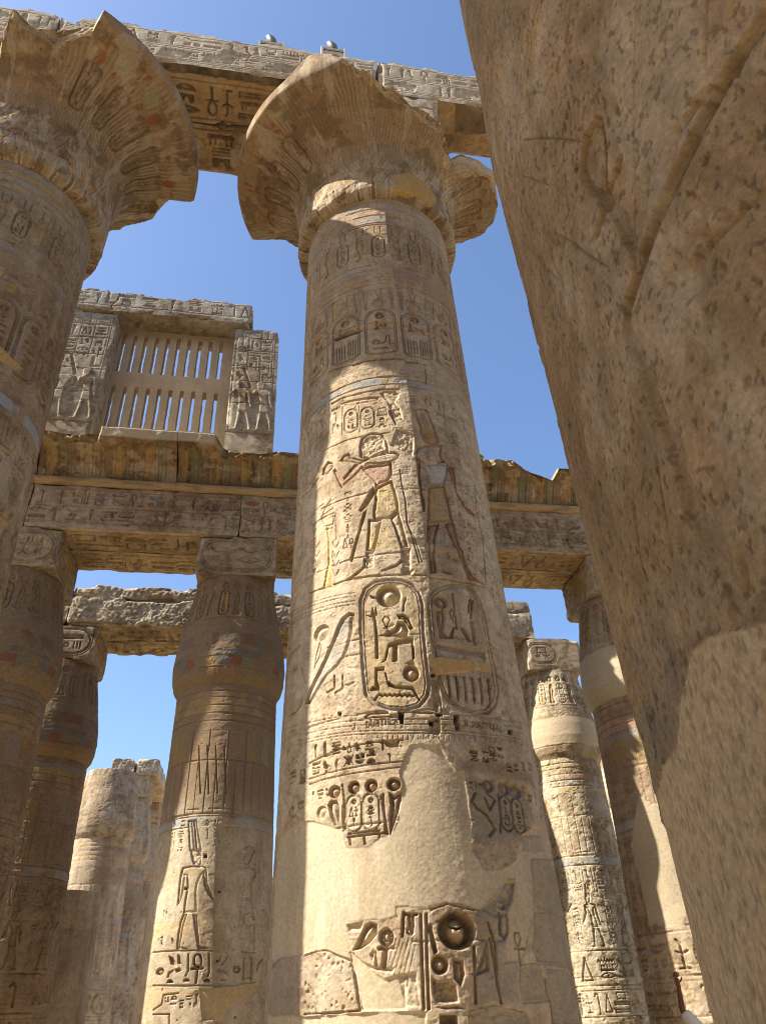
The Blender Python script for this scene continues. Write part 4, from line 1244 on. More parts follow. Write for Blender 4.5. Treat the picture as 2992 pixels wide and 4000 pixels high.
# ---------------- open papyrus capitals of the nave
def carve_capital(rot, seed, patch=None, rng=(400, 400)):
    def f(R, sc):
        # sc: arc length at each profile point: 3 = lower band top, 6 = flare start, 9 = lip
        r2 = random.Random(seed)
        L0, L1, L2 = sc[3], sc[6], sc[9]
        A, Z = R.A, R.Z
        deg = np.degrees(A / 2.2)
        # sepals at the foot: painted tongues
        k = sst((Z - .04) / .05) * sst((L0 + .25 - Z) / .08)
        tri = np.abs(((deg / 11.0) % 1) - .5) * 2
        R.H -= .014 * k * sst((tri - .78) * 8) * sst((fbm(A * 1.5, Z, seed + 9, 3) - .4) * 6)
        for lo, hi, c in ((.0, .22, YEL), (.22, .4, BLUE * 1.2), (.4, .62, PINK), (.62, .8, PALE)):
            m = (k * (tri > lo) * (tri <= hi) * .68 * sst((fbm(A * 3, Z * 3, seed + 2) - .35) * 5))[..., None]
            R.C[:] = R.C * (1 - m) + np.asarray(c) * m
        # chevrons around the bell foot
        q = np.abs(((deg / 34.0 + rot) % 1) - .5) * 2
        zz = (Z - L0) / (L1 - L0)
        k = sst(zz * 8) * sst((1.15 - zz) * 6)
        ch = (zz + q * .9)
        for n_, c in enumerate((YEL, PALE, BLUE * 1.25, PALE, RED * 1.4, YEL)):
            b = np.abs(((ch * 2.2) % 1) - (n_ + .5) / 6) < .055
            m = (k * b * .85 * sst((fbm(A * 2.4, Z * 2.4, seed + 3) - .38) * 5))[..., None]
            R.C[:] = R.C * (1 - m) + np.asarray(c) * m
        R.H -= .010 * k * sst(1 - np.abs(((ch * 2.2) % 1) - .5) / .05)
        # upright stems on the flare, and brown weathering
        k = sst((zz - .55) * 5) * sst((L2 - Z) / .1)
        wp = deg + (fbm(A * 1.2, Z * 1.2, seed + 11, 3) - .5) * 5
        st = np.abs(((wp / 2.05) % 1) - .5) * 2
        on = sst((fbm(A * 1.4, Z * 1.8, seed + 12, 3) - .40) * 6)
        R.H -= .007 * k * sst((st - .55) * 4) * on
        w0 = (sst((zz - .3) * 2.0) * sst((fbm(A * 1.3, Z * 1.0, seed + 7, 4) - .22) * 3.5))[..., None] * .78
        R.C[:] = R.C * (1 - w0) + BROWN * 1.1 * w0
        m = (k * on * sst((st - .45) * 4) * .55)[..., None]
        R.C[:] = R.C * (1 - m) + PALE * .72 * m
        # cartouches on the flare with discs and plumes above them
        fl = L2 - L1
        n = 46
        for i in range(n):
            a = (((i / n + rot) * 360 + 180) % 360 - 180) * math.pi / 180 * 2.2
            if abs(a) > 6.4:
                continue
            dim = r2.uniform(.5, .95)
            if rng[0] < math.degrees(a / 2.2) < rng[1]:
                continue
            if i % 2 == 0:
                R.poly([(a - .17, L1 + fl * .06), (a + .17, L1 + fl * .06), (a + .17, L1 + fl * .58), (a - .17, L1 + fl * .58)], .012, .03, 'cut', BROWN * .75, dim * .6)
                cartouche(R, r2, a, L1 + fl * .05, .30, fl * .54, .04, .6)
                R.line([(a - .15, L1 + fl * .12), (a - .15, L1 + fl * .5), (a, L1 + fl * .6), (a + .15, L1 + fl * .5), (a + .15, L1 + fl * .12), (a, L1 + fl * .04), (a - .15, L1 + fl * .12)], .022, .02, 'cut', DARK, dim)
                R.ell(a, L1 + fl * .68, .085, fl * .08, .03, None, 'sunk', RED * .9, dim)
                for s in (-1, 1):
                    R.poly([(a + s * .07, L1 + fl * .78), (a + s * .02, L1 + fl * .80), (a + s * .03, L1 + fl * .93), (a + s * .10, L1 + fl * .93)], .02, .01, 'sunk', RED * .8 if i % 4 else OCHRE, dim * .8)
            else:
                R.ell(a, L1 + fl * .80, .12, fl * .11, .02, None, 'sunk', GREEN * .9, dim * .6)
                R.ell(a, L1 + fl * .61, .045, fl * .055, .02, None, 'sunk', RED * .8, dim)
                for s in (-1, 0, 1):
                    R.line([(a + s * .04, L1 - fl * .15), (a + s * .07, L1 + fl * .48)], .016, .024)
        R.pits(320, -6, 6, 0, L2, (.008, .03), .035, seed)
        b = sst((fbm(A * 1.6, Z * 2.0, seed + 15, 4, .6) - .56) * 9)[..., None] * .6
        R.C[:] = R.C * (1 - b) + BROWN * .62 * b
        b = sst((fbm(A * 5, Z * 1.6, seed + 16, 4, .6) - .57) * 9)[..., None] * .5
        R.C[:] = R.C * (1 - b) + PALE * .9 * b
        if patch:
            R.plaster([(math.radians(x) * 2.2, y) for x, y in patch], OCHRE * 1.1, .01, .02, .03)
    return f


def cap_profile(z0, zrim, rrim):
    k = (zrim - z0) / 2.25
    return [(1.42, z0 - .04), (1.62, z0 + .0), (1.71, z0 + .05), (1.74, z0 + .16), (1.73, z0 + .8 * k), (1.74, z0 + 1.2 * k), (1.82, z0 + 1.52 * k), (2.05, z0 + 1.80 * k), (2.52, z0 + 2.06 * k), (rrim, zrim), (rrim + .05, zrim + .06),
            (rrim + .06, zrim + .34), (rrim - .05, zrim + .40), (2.0, zrim + .44), (.9, zrim + .46)]


def nave_abacus(parent, c, z0, z1=19.94, carve=None, fine=.04, sd=1):
    return block("abacus", (c[0] - 1.45, c[0] + 1.45, 8.87 - 10.21 + c[1], 11.55 - 10.21 + c[1], z0, z1 - .004), parent, (c[0], c[1], 0), .08, {'front': fine}, carve, PALE * .9, chip=.08, sd=sd)


CUT_MID = [(-180, 2.0), (-118, 1.9), (-108, 2.3), (-104, 3.6), (-17, 3.6), (-12, 3.2), (-6, 3.0), (8, 2.55), (22, 2.38), (38, 2.35), (52, 2.05), (62, 1.9), (72, 2.3), (82, 2.75), (100, 2.95), (112, 2.8), (122, 2.1), (132, 1.9), (180, 2.0)]
TOP_MID = [(-180, 18.6), (-110, 18.6), (-15, 18.7), (-10, 17.75), (-5, 17.55), (8, 17.45), (30, 17.45), (50, 17.3), (60, 17.3), (72, 18.2), (180, 18.4)]
capital("capital", mid, (CCX, CCY), cap_profile(15.34, 17.55, 3.13), CUT_MID, TOP_MID, carve_capital(.13, 21, [(14, .22), (24, .2), (30, .3), (44, .25), (48, .6), (40, .95), (26, 1.02), (14, .7)], (-36, 68)), sd=21, base=STONE * np.array([.75, .665, .54]), tip=(-21, .42))


def ab_mid(R):
    text_row(R, random.Random(3), 2.2, 3.5, 18.7, 19.8, .03, 0)


nave_abacus(mid, (CCX, CCY), 17.85, carve={'front': ab_mid}, fine=.025, sd=3)

# ---------------- the great column on the left
LX, LY = -5.41, 10.21
lc = Shaft((LX, LY), [(z, r) for z, r in NAVE_P], 1.7, ds=.011, z0=4.5, z1=15.2, half=100, sd=31, var=.9,
           joints=(5.3, 6.5, 7.6, 8.8, 9.9, 11.1, 12.2, 13.3), drum=.05)
R = lc.R
rr = random.Random(12)
R.k = 1.6
w = sst((R.Z - 7.0) / 3)[..., None] * .30
R.C[:] = R.C * (1 - w) + BROWN * 1.15 * w


def nave_decor(R, rr, off=0.0):
    for k, z in enumerate((15.12, 14.92, 14.72, 14.52, 14.32)):
        R.ring(z, .03, .02)
        R.band(z - .2, z, [BLUE * 1.2, YEL * .9, BLUE * 1.2, PINK, BLUE][k], .35)
    for k in range(-8, 9):
        a = off + k * .40
        z1, z0 = 14.22, 13.05
        hh = z1 - z0
        if k % 2:
            for s in (-1, 1):
                R.line([(a + s * .03, z1 - .02), (a + s * .09, z1 - .02), (a + s * .07, z1 - hh * .22)], .02, .018)
            R.ell(a, z1 - hh * .28, .075, .06, .018, None, 'sunk', PINK, .5)
            R.poly([(a - .10, z0 + hh * .5), (a - .07, z0 + hh * .68), (a + .06, z0 + hh * .68), (a + .11, z0 + hh * .52), (a + .07, z0 + hh * .3), (a + .09, z0 + hh * .14), (a - .02, z0 + hh * .08), (a - .10, z0 + hh * .12), (a - .02, z0 + hh * .22), (a - .05, z0 + hh * .36)], .024, .02, 'sunk', YEL, .35)
        else:
            R.line([(a - .1, z1 - .02), (a - .06, z1 - .02), (a - .06, z1 - hh * .22), (a, z1 - hh * .25), (a + .06, z1 - hh * .22), (a + .06, z1 - .02), (a + .1, z1 - .02)], .02, .018)
            cartouche(R, rr, a, z0 + hh * .14, .26, hh * .55, .022, .3)
    R.ring(12.95, .03, .016)
    R.band(12.3, 12.9, BROWN * 1.2, .5)
    R.band(12.75, 12.9, BLUE * 1.2, .4)
    for k in range(-5, 6):
        a = off + .2 + k * .66
        R.ell(a, 11.95, .14, .11, .02, None, 'sunk', RED if k % 2 else OCHRE, .6)
        for s in (-1, 1):
            R.poly([(a + s * .18, 12.2), (a + s * .3, 12.2), (a + s * .27, 11.7), (a + s * .22, 11.7)], .014, .02, 'cut', DARK * 1.5 if k % 2 else YEL, .5)
        cartouche(R, rr, a, 10.35, .5, 1.3, .028, .35)
    R.ring(10.2, .04, .016)
    R.band(9.62, 9.82, BLUE * 1.35, .8)
    R.ring(9.62, .03, .016)
    for k in range(-6, 7):
        a = off + k * .42
        text_col(R, rr, a, .3, 8.5, 9.5, .028, .3)
    for k in range(-2, 3):
        figure(R, off + .25 + k * 1.15, 6.5, 1.75, 1 if k % 2 else -1, True, .05, YEL, PINK, True)
        text_col(R, rr, off + .75 + k * 1.15, .18, 7.0, 8.1, .026, .2)
    R.ring(6.35, .04, .02)
    for k in range(-4, 5):
        cartouche(R, rr, off + k * .78, 4.75, .6, 1.45, .035, .3)


nave_decor(R, rr, .12)
R.line(lc.px([(0, 830), (60, 900), (120, 990), (170, 1080), (215, 1150)], (0, 1000, .725)), .03, .02)
R.plaster(lc.px([(0, 480), (40, 520), (130, 610), (90, 620), (0, 560)], (0, 1000, .725)), OCHRE * 1.1, .01, .02, .03)
R.plaster(lc.px([(20, 1100), (60, 1150), (50, 1260), (20, 1330), (0, 1300), (0, 1120)], (0, 1000, .725)), PLAST * .8, .02, .03, .05)
R.pits(200, -1.5, 2.6, 5, 15, (.006, .016), .025, sd=3)
left = thing("sandstone_column", "leftmost great column, its wide capital ringed with painted cartouches, shaft cut by the picture edge", "column", (LX, LY, 0), G_NAVE)
lc.build("shaft", left, rough=.018, flake=.8)
base_disc(left, 2.4, .5, 2)
CUT_L = [(-180, 2.2), (-70, 2.2), (-45, 2.0), (-36, 2.15), (-28, 2.65), (-20, 2.55), (-11, 2.5), (-3, 2.8), (1, 3.0), (2.5, 3.8), (76, 3.8), (79, 2.7), (92, 2.55), (104, 2.2), (118, 2.0), (180, 2.1)]
TOP_L = [(-180, 18.7), (-40, 18.2), (-20, 18.1), (0, 18.3), (3, 19.2), (78, 19.2), (90, 18.6), (180, 18.6)]
capital("capital", left, (LX, LY), cap_profile(15.15, 18.0, 3.33), CUT_L, TOP_L, carve_capital(.02, 35, None, (-60, 6)), sd=35, base=STONE * np.array([.75, .665, .54]), nth=1150)
nave_abacus(left, (LX, LY), 18.4, sd=5)

# plain relations of these two that stand outside the picture and shade what is in it
pl_sh = Shaft((0.0001, 10.0), NAVE_P, 1.7, ds=.12, z0=.4, z1=15.3, half=100, sd=41)
proto = thing("sandstone_column", "great column of the nave left of the leftmost one, beyond the picture edge", "column", (CCX - 15.0, CCY, 0), G_NAVE)
pl_sh.build("shaft", proto)
capital("capital", proto, (0, 10), cap_profile(15.2, 17.7, 3.15), [(-180, 2.0), (180, 2.0)], [(-180, 19), (180, 19)], lambda R, sc: None, 30, 90, 41)
block("abacus", (-1.45, 1.45, -1.34, 1.34, 18.1, 19.936), proto, (0, 0, 0), .3, sd=6)
base_disc(proto, 2.4)


def dup(root, loc, label):
    r = root.copy()
    C.objects.link(r)
    r.location = loc
    r['label'] = label
    for ch in list(root.children):
        c = ch.copy()
        C.objects.link(c)
        c.parent = r
    return r


dup(proto, (CCX + 7.5, CCY, 0), "great column hidden behind the near column, under the end of the upper beam")
dup(proto, (-4.9, 1.02, 0), "great column beside the viewer on the left, beyond the picture edge")

# ---------------- the near column on the right
NX, NY = 2.61, 1.02
nc = Shaft((NX, NY), [(0, 1.77), (1.6, 1.79), (3.2, 1.82), (4.9, 1.853), (6.8, 1.83), (12, 1.7), (15.3, 1.6)], 1.8, ds=.0022, z0=1.35, z1=8.2, dz=.0048, half=(-60, 8), coarse=90, sd=51, var=.45, streak=.3, base=STONE * np.array([.97, .86, .69]))
R = nc.R
ZN, ZM, ZQ = (1750, 0, .75045), (1800, 1700, .72024), (1900, 2800, .65982)
N = lambda p, w, d, t=ZN, **k: R.line(nc.px(p, t), w, d, edge=max(.007, w * .24), **k)
# deep carved strokes of one huge figure
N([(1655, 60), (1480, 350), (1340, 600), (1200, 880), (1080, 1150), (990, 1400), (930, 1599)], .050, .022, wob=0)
R.line(nc.px([(2450, 1200), (2440, 1290), (2500, 1400), (2600, 1700), (2640, 1790), (2690, 1970), (2760, 2160), (2830, 2260), (2855, 2420)]), .045, .020, wob=0)
N([(815, 1030), (740, 990), (700, 930), (688, 850), (705, 760), (728, 690), (758, 630), (785, 640), (806, 720), (812, 850), (815, 1030)], .024, .026, wob=.001)
R.poly(nc.px([(700, 930), (692, 850), (710, 760), (732, 700), (758, 645), (785, 655), (800, 720), (806, 850), (806, 1000), (745, 975)], ZN), .012, .02, 'cut')
N([(890, 840), (850, 950), (825, 1040), (800, 1130), (773, 1210)], .030, .026, wob=.001)
N([(835, 1060), (880, 1130), (920, 1200), (955, 1290), (965, 1370)], .040, .018, wob=0)
N([(1330, 490), (1290, 540), (1245, 610)], .03, .02, wob=.006)
N([(1655, 970), (1560, 1060), (1480, 1150), (1390, 1240), (1340, 1300), (1250, 1400)], .014, .016, wob=.008)
R.poly(nc.px([(1500, 1120), (1400, 1210), (1340, 1300), (1240, 1240), (1280, 1190), (1380, 1150), (1440, 1060)], ZN), .02, .03, wob=.02)
for p, w_, d_ in (([(490, 0), (430, 250), (395, 500), (372, 700), (365, 900), (362, 1200), (372, 1400)], .012, .010),
                  ([(470, 0), (412, 250), (378, 500), (357, 700), (350, 900)], .012, .012),
                  ([(978, 0), (965, 300), (962, 700), (970, 1000), (972, 1300)], .012, .006),
                  ([(1345, 0), (1335, 300), (1338, 560)], .012, .007),
                  ([(700, 820), (690, 1000), (640, 1250), (590, 1450)], .010, .006),
                  ([(390, 730), (480, 720), (600, 722), (690, 740)], .012, .010),
                  ([(385, 920), (450, 935), (520, 965), (620, 985)], .010, .009),
                  ([(580, 1225), (650, 1270), (740, 1340), (840, 1400)], .012, .011),
                  ([(440, 480), (500, 485)], .012, .008), ([(380, 1275), (440, 1310), (480, 1370), (580, 1460)], .010, .008), ([(270, 600), (380, 530), (540, 400)], .009, .006)):
    N(p, w_ * .6, d_ * 1.1, wob=.0008)
R.stain(nc.px([(440, 240), (405, 440), (385, 640), (370, 850), (362, 850), (376, 640), (396, 440), (428, 240)], ZN), OCHRE * 1.3, .9, .002, .01)
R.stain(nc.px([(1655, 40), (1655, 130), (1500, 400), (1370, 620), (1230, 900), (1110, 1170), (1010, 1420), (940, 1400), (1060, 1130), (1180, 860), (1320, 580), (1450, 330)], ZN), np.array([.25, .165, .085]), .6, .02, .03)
R.stain(nc.px([(1640, 90), (1480, 370), (1345, 620), (1205, 900), (1085, 1170), (990, 1420), (940, 1599), (915, 1580), (970, 1380), (1060, 1130), (1185, 870), (1325, 580), (1460, 330)], ZN), np.array([.19, .125, .07]), .75, .006, .012)  # dirt brown inside the groove, also standing in for the shade of the recess
for p, al in (([(780, 60), (720, 220), (650, 260), (660, 120), (740, 40)], .5), ([(600, 280), (700, 300), (720, 400), (660, 430)], .5), ([(1100, 330), (1250, 200), (1200, 560), (1120, 480)], .3), ([(950, 620), (1060, 700), (1200, 800), (1000, 1100), (900, 750)], .25)):
    R.stain(nc.px(p, ZN), BROWN * .9, al, .03, .04)
R.stain(nc.px([(1030, 300), (1180, 80), (1230, 60), (1100, 330)], ZN), OCHRE * 1.2, .5, .02, .04)
for p in ([(1110, 1400), (1160, 1280), (1250, 1330), (1400, 1260), (1500, 1420), (1300, 1599), (1100, 1599)], [(640, 320), (740, 250), (800, 300), (850, 430), (720, 440)], [(1150, 640), (1240, 600), (1240, 700), (1160, 790)], [(1010, 860), (1080, 820), (1060, 950), (1030, 1180), (990, 1180)], [(1460, 770), (1560, 800), (1520, 920), (1470, 880)]):
    R.poly(nc.px(p, ZN), .014, .02, 'rough')
R.poly(nc.px([(735, 200), (750, 90), (780, 100), (760, 300)], ZM), .012, .02, 'rough')
R.poly(nc.px([(1460, 480), (1500, 560), (1560, 700), (1580, 900), (1480, 1000), (1440, 900), (1500, 780), (1470, 620)], ZM), .022, .02, 'rough')
for p in ([(930, 380), (960, 600), (990, 760), (1060, 1000), (1120, 1250)], [(1050, 100), (1100, 400), (1150, 800), (1200, 1100)], [(860, 750), (920, 980), (1000, 1300), (1100, 1550)]):
    R.line(nc.px(p, ZM), .010, .008, wob=.004)
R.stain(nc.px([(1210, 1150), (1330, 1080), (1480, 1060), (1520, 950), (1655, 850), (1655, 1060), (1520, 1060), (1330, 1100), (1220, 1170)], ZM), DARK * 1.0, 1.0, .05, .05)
R.stain(nc.px([(1080, 1100), (1200, 1150), (1190, 1350), (1150, 1560), (1050, 1660), (980, 1500), (1080, 1300)], ZM), GREY * .7, .65, .04, .08)
R.stain(nc.px([(850, 0), (1080, 0), (1080, 200), (1000, 420), (930, 500), (880, 300)], ZQ), GREY * .7, .7, .03, .06)
zlow = nc.px([(2990, 2440), (2890, 2470), (2760, 2490), (2680, 2540), (2664, 2640), (2635, 2740), (2628, 2900), (2560, 3080), (2520, 3125), (2540, 3190)])
R.plaster(zlow + [(-3, zlow[-1][1] - .06), (-3, 1.2), (3, 1.2), (3, zlow[0][1])], np.array([.455, .345, .205]), .012, .006, .014)
n = sst((fbm(R.A * 70, R.Z * 34, 71, 3) - .60) * 7) * R.dab
R.H[:] -= .004 * n
R.C[:] = R.C * (1 - .22 * n[..., None])
n = sst((fbm(R.A * 90, R.Z * 40, 72, 2) - .60) * 6) * R.dab
R.H[:] -= .0022 * n
k = (1 - .8 * R.dab) * (1 - sst((-R.H - .002) / .006))
U = 1 - R.dab
# worn skin: patches where the surface has scaled off, with crisp edges, then grain and pits
f1 = fbm(R.A * 3.2, R.Z * 1.5, 73, 6, .60)
R.H[:] -= (.0045 * sst((f1 - .53) * 60) + .0045 * sst((f1 - .60) * 60)) * k
f2 = fbm(R.A * 16, R.Z * 9, 81, 5, .62)
R.H[:] += (f2 - .5) * .0045 * k
R.H[:] -= .003 * sst((f2 - .62) * 24) * k
n4 = fbm(R.A * 70, R.Z * 48, 77, 3)
R.H[:] += (n4 - .5) * .0022 * k - .003 * sst((n4 - .68) * 16) * k
R.H[:] -= .0016 * sst((fbm(R.A * 60, R.Z * 6, 83, 3) - .60) * 14) * k * sst((-R.A - .55) / .3)
warm = np.array([.36, .26, .15])
m = (sst((f1 - .50) * 9) * .45 * U)[..., None]
R.C[:] = R.C * (1 - m) + warm * .78 * m
m = (sst((.45 - f1) * 9) * .5 * U)[..., None]
R.C[:] = R.C * (1 - m) + np.array([.49, .40, .275]) * m
f3 = fbm(R.A * 1.8, R.Z * .8, 79, 4, .55)
m = (sst((f3 - .52) * 7) * .55 * U)[..., None]
R.C[:] = R.C * (1 - m) + np.array([.22, .145, .078]) * m
R.C[:] *= (1 + (f2 - .5) * .7 * U)[..., None]
R.C[:] *= (1 - .35 * sst((n4 - .64) * 12) * U)[..., None]
R.C[:] *= (1 - .25 * sst((fbm(R.A * 90, R.Z * 44, 76, 3) - .58) * 8) * R.dab)[..., None]
for q in range(9):
    rr = random.Random(500 + q)
    ca_, cz_ = rr.uniform(-1.3, .0), rr.uniform(2.9, 6.6)
    for _ in range(26):
        s_ = rr.uniform(.003, .011)
        R.ell(ca_ + rr.gauss(0, .07), cz_ + rr.gauss(0, .13), s_, s_ * rr.uniform(.8, 2.2), rr.uniform(.006, .016), s_ * .4, 'cut', DARK * 1.4, .35)
R.pits(60, -1.4, .6, 1.4, 6.8, (.004, .012), .012, sd=7)
near = thing("sandstone_column", "nearest column filling the right edge, weathered carving above and grainy repair plaster below", "column", (NX, NY, 0), G_NAVE)
nc.build("shaft", near, NEAR, rough=.003, flake=.0)
up = Shaft((NX, NY), [(0, 1.83), (8, 1.80), (12, 1.7), (15.3, 1.6)], 1.8, ds=.08, z0=8.205, z1=15.4, half=62, sd=52)
up.R.z, keep = up.R.z[5:], slice(5, None)
up.R.A, up.R.Z, up.R.H, up.R.C, up.R.dab = (q[keep] for q in (up.R.A, up.R.Z, up.R.H, up.R.C, up.R.dab))
up.build("upper_drum", near)
capital("capital", near, (NX, NY), cap_profile(15.3, 17.7, 3.15), [(-180, 2.9), (-60, 3.4), (60, 3.0), (180, 2.9)], [(-180, 19), (180, 19)], lambda R, sc: None, 30, 90, 53)
base_disc(near, 2.4, .5, 3)

# ---------------- columns of the side aisle, with closed bud capitals
XG = (-11.3, -6.0, -.7, 4.6, 9.9, 15.2)
YG = (17.7, 23.3, 28.9, 34.5, 40.1, 45.7)
LAT_P = [(0, 1.28), (.6, 1.31), (1.6, 1.31), (3.2, 1.265), (5.5, 1.215), (8.0, 1.175)]
CAP_P = [(8.0, 1.17), (8.06, 1.20), (8.18, 1.27), (8.4, 1.325), (8.7, 1.345), (9.1, 1.315), (9.7, 1.215), (10.4, 1.09), (10.96, 1.0)]


def lat_decor(R, rr, plast=0, scene_z=2.9):
    for z in (7.85, 7.7, 7.52, 7.34, 7.16):
        R.ring(z, .03, .016)
        R.band(z - .17, z, rr.choice([BLUE, YEL, BROWN, PINK]) * 1.1, .4)
    for k in range(-7, 8):
        a = k * .42 + .1
        R.band(6.3, 6.95, rr.choice([BROWN, GREY, OCHRE * .8, BROWN * 1.2]), .6, .004, a, a + .38)
        R.line([(a, 6.95), (a, 5.2)], .02, .014)
        R.line([(a + .2, 6.3), (a + .2, 5.2)], .014, .012)
    R.ring(6.3, .03, .015)
    R.ring(5.2, .04, .02)
    R.band(4.95, 5.15, BLUE * 1.3, .5)
    R.ring(4.95, .03, .02)
    for k in range(-6, 7):
        text_col(R, rr, k * .34 + .05, .24, 4.25, 4.85, .02, .1)
    for k in range(-2, 3):
        figure(R, k * .92 + .1, scene_z, 1.25, 1 if k % 2 else -1, k % 2 == 0, .03, None, None, k % 2 == 1)
        text_col(R, rr, k * .92 + .5, .16, 3.0, 3.9, .02, .1)
    R.ring(2.82, .04, .022)
    x = -2.6
    while x < 2.6:
        if rr.random() < .35:
            cartouche(R, rr, x + .42, 2.1, .84, .6, .035, .1, None, True)
            x += .95
        else:
            quadrat(R, rr, x, 2.12, .5, .58, .04)
            x += .55
    R.ring(2.02, .04, .022)
    text_row(R, rr, -2.6, 2.6, 1.35, 1.9, .03, .05)


def cap_decor(R, rr, lit=False):
    for k in range(-9, 10):
        a = k * .34 + .06
        R.ell(a, 10.62, .12, .12, .018, None, 'sunk', rr.choice([RED, OCHRE, BROWN, PINK]), .55)
        if k % 2:
            cartouche(R, rr, a, 9.75, .22, .7, .02, .3, rr.choice([BROWN, OCHRE, None]))
        else:
            R.poly([(a - .1, 9.75), (a - .06, 10.3), (a - .02, 10.45), (a + .07, 10.4), (a + .1, 10.2), (a + .04, 10.0), (a + .1, 9.75)], .02, .02, 'sunk', OCHRE, .4)
    R.ring(9.66, .025, .012)
    for k in range(-12, 13):
        a = k * .27
        R.band(8.95, 9.25, rr.choice([RED, BLUE * .7, BROWN, GREY, BROWN]) * .7, .5, .003, a, a + .24)
        R.band(8.42, 8.62, [RED * .95, GREEN * .75, OCHRE * .7, BLUE * .65][k % 4], .7, .003, a, a + .25, gaps=.6)
    R.band(8.66, 8.80, BLUE * .55, .6)
    R.ring(8.64, .02, .01)
    R.ring(8.38, .02, .01)
    R.band(8.02, 8.34, OCHRE * .75, .5)


def lat_column(x, y, label, seed, ds=.016, decor=True, z1=8.0, dz=0.0, brown=.5, low=0.0, drum=.09, var=1.0, flake=1.0, capdeco=True, plast=None, cap=True, abacus=True, ab_carve=None, z0=.5, top_cut=None, half=100, tint=STONE):
    c = (x, y)
    th = thing("sandstone_column", label, "column", (x, y, 0), G_LAT)
    sh = Shaft(c, [(z, r) for z, r in LAT_P] + [(11, 1.1)], 1.25, ds=ds, z0=z0, z1=z1 + .02, half=half, coarse=24, sd=seed, var=var, joints=tuple(np.arange(1.2, 8, 1.02)), drum=drum, base=tint)
    rr = random.Random(seed)
    w = (low + (brown - low) * sst((sh.R.Z - 4.6) / 1.2))[..., None]
    sh.R.C[:] = sh.R.C * (1 - w) + BROWN * .9 * w  # old brown paint, deepened in colour where the shafts stand in shade
    if decor:
        sh.R.k = 1.5
        lat_decor(sh.R, rr)
        sh.R.k = 1.0
    if plast:
        plast(sh)
    sh.R.pits(120, -2, 2, .6, 8, (.006, .02), .025, sd=4)
    sh.build("shaft", th, rough=.035 * (.4 + .6 * flake), flake=flake)
    if cap:
        cp = Shaft(c, [(z, r) for z, r in CAP_P], 1.25, ds=ds, z0=8.0, z1=10.96 + dz, half=half, coarse=24, sd=seed + 1, var=1.0, base=tint)
        q = slice(5, None)
        cp.R.A, cp.R.Z, cp.R.H, cp.R.C, cp.R.dab = (u[q] for u in (cp.R.A, cp.R.Z, cp.R.H, cp.R.C, cp.R.dab))
        cp.R.z = cp.R.z[q]
        w = brown * 1.0
        cp.R.C[:] = cp.R.C * (1 - w) + BROWN * .9 * w
        if decor and capdeco:
            cp.R.k = 1.9
            cap_decor(cp.R, rr)
            cp.R.k = 1.0
        if callable(cap):
            cap(cp)
        cp.build("capital", th, rough=.035)
    if abacus:
        block("abacus", (x - 1.0, x + 1.0, y - 1.0, y + 1.1, 10.955, 12.096), th, (x, y, 0), .06, {'front': ds * 1.1, 'left': .03, 'right': .03}, ab_carve or (AB(x, y, seed, brown)), STONE * (1 - .3 * brown), chip=.06, sd=seed)
    base_disc(th, 1.7, .4, seed)
    return th


def AB(x, y, seed, brown):
    def fr(R):
        cartouche(R, random.Random(seed), x, 11.13, 1.7, .8, .035, .35, None, True)
    def sd_(R):
        cartouche(R, random.Random(seed + 1), y, 11.13, 1.7, .8, .03, .3, OCHRE * .9, True)
    return {'front': fr, 'right': sd_, 'left': sd_}


# the one left of the tall column: traced figures, sign band, tan repairs
ZF = (600, 3200, .36172)


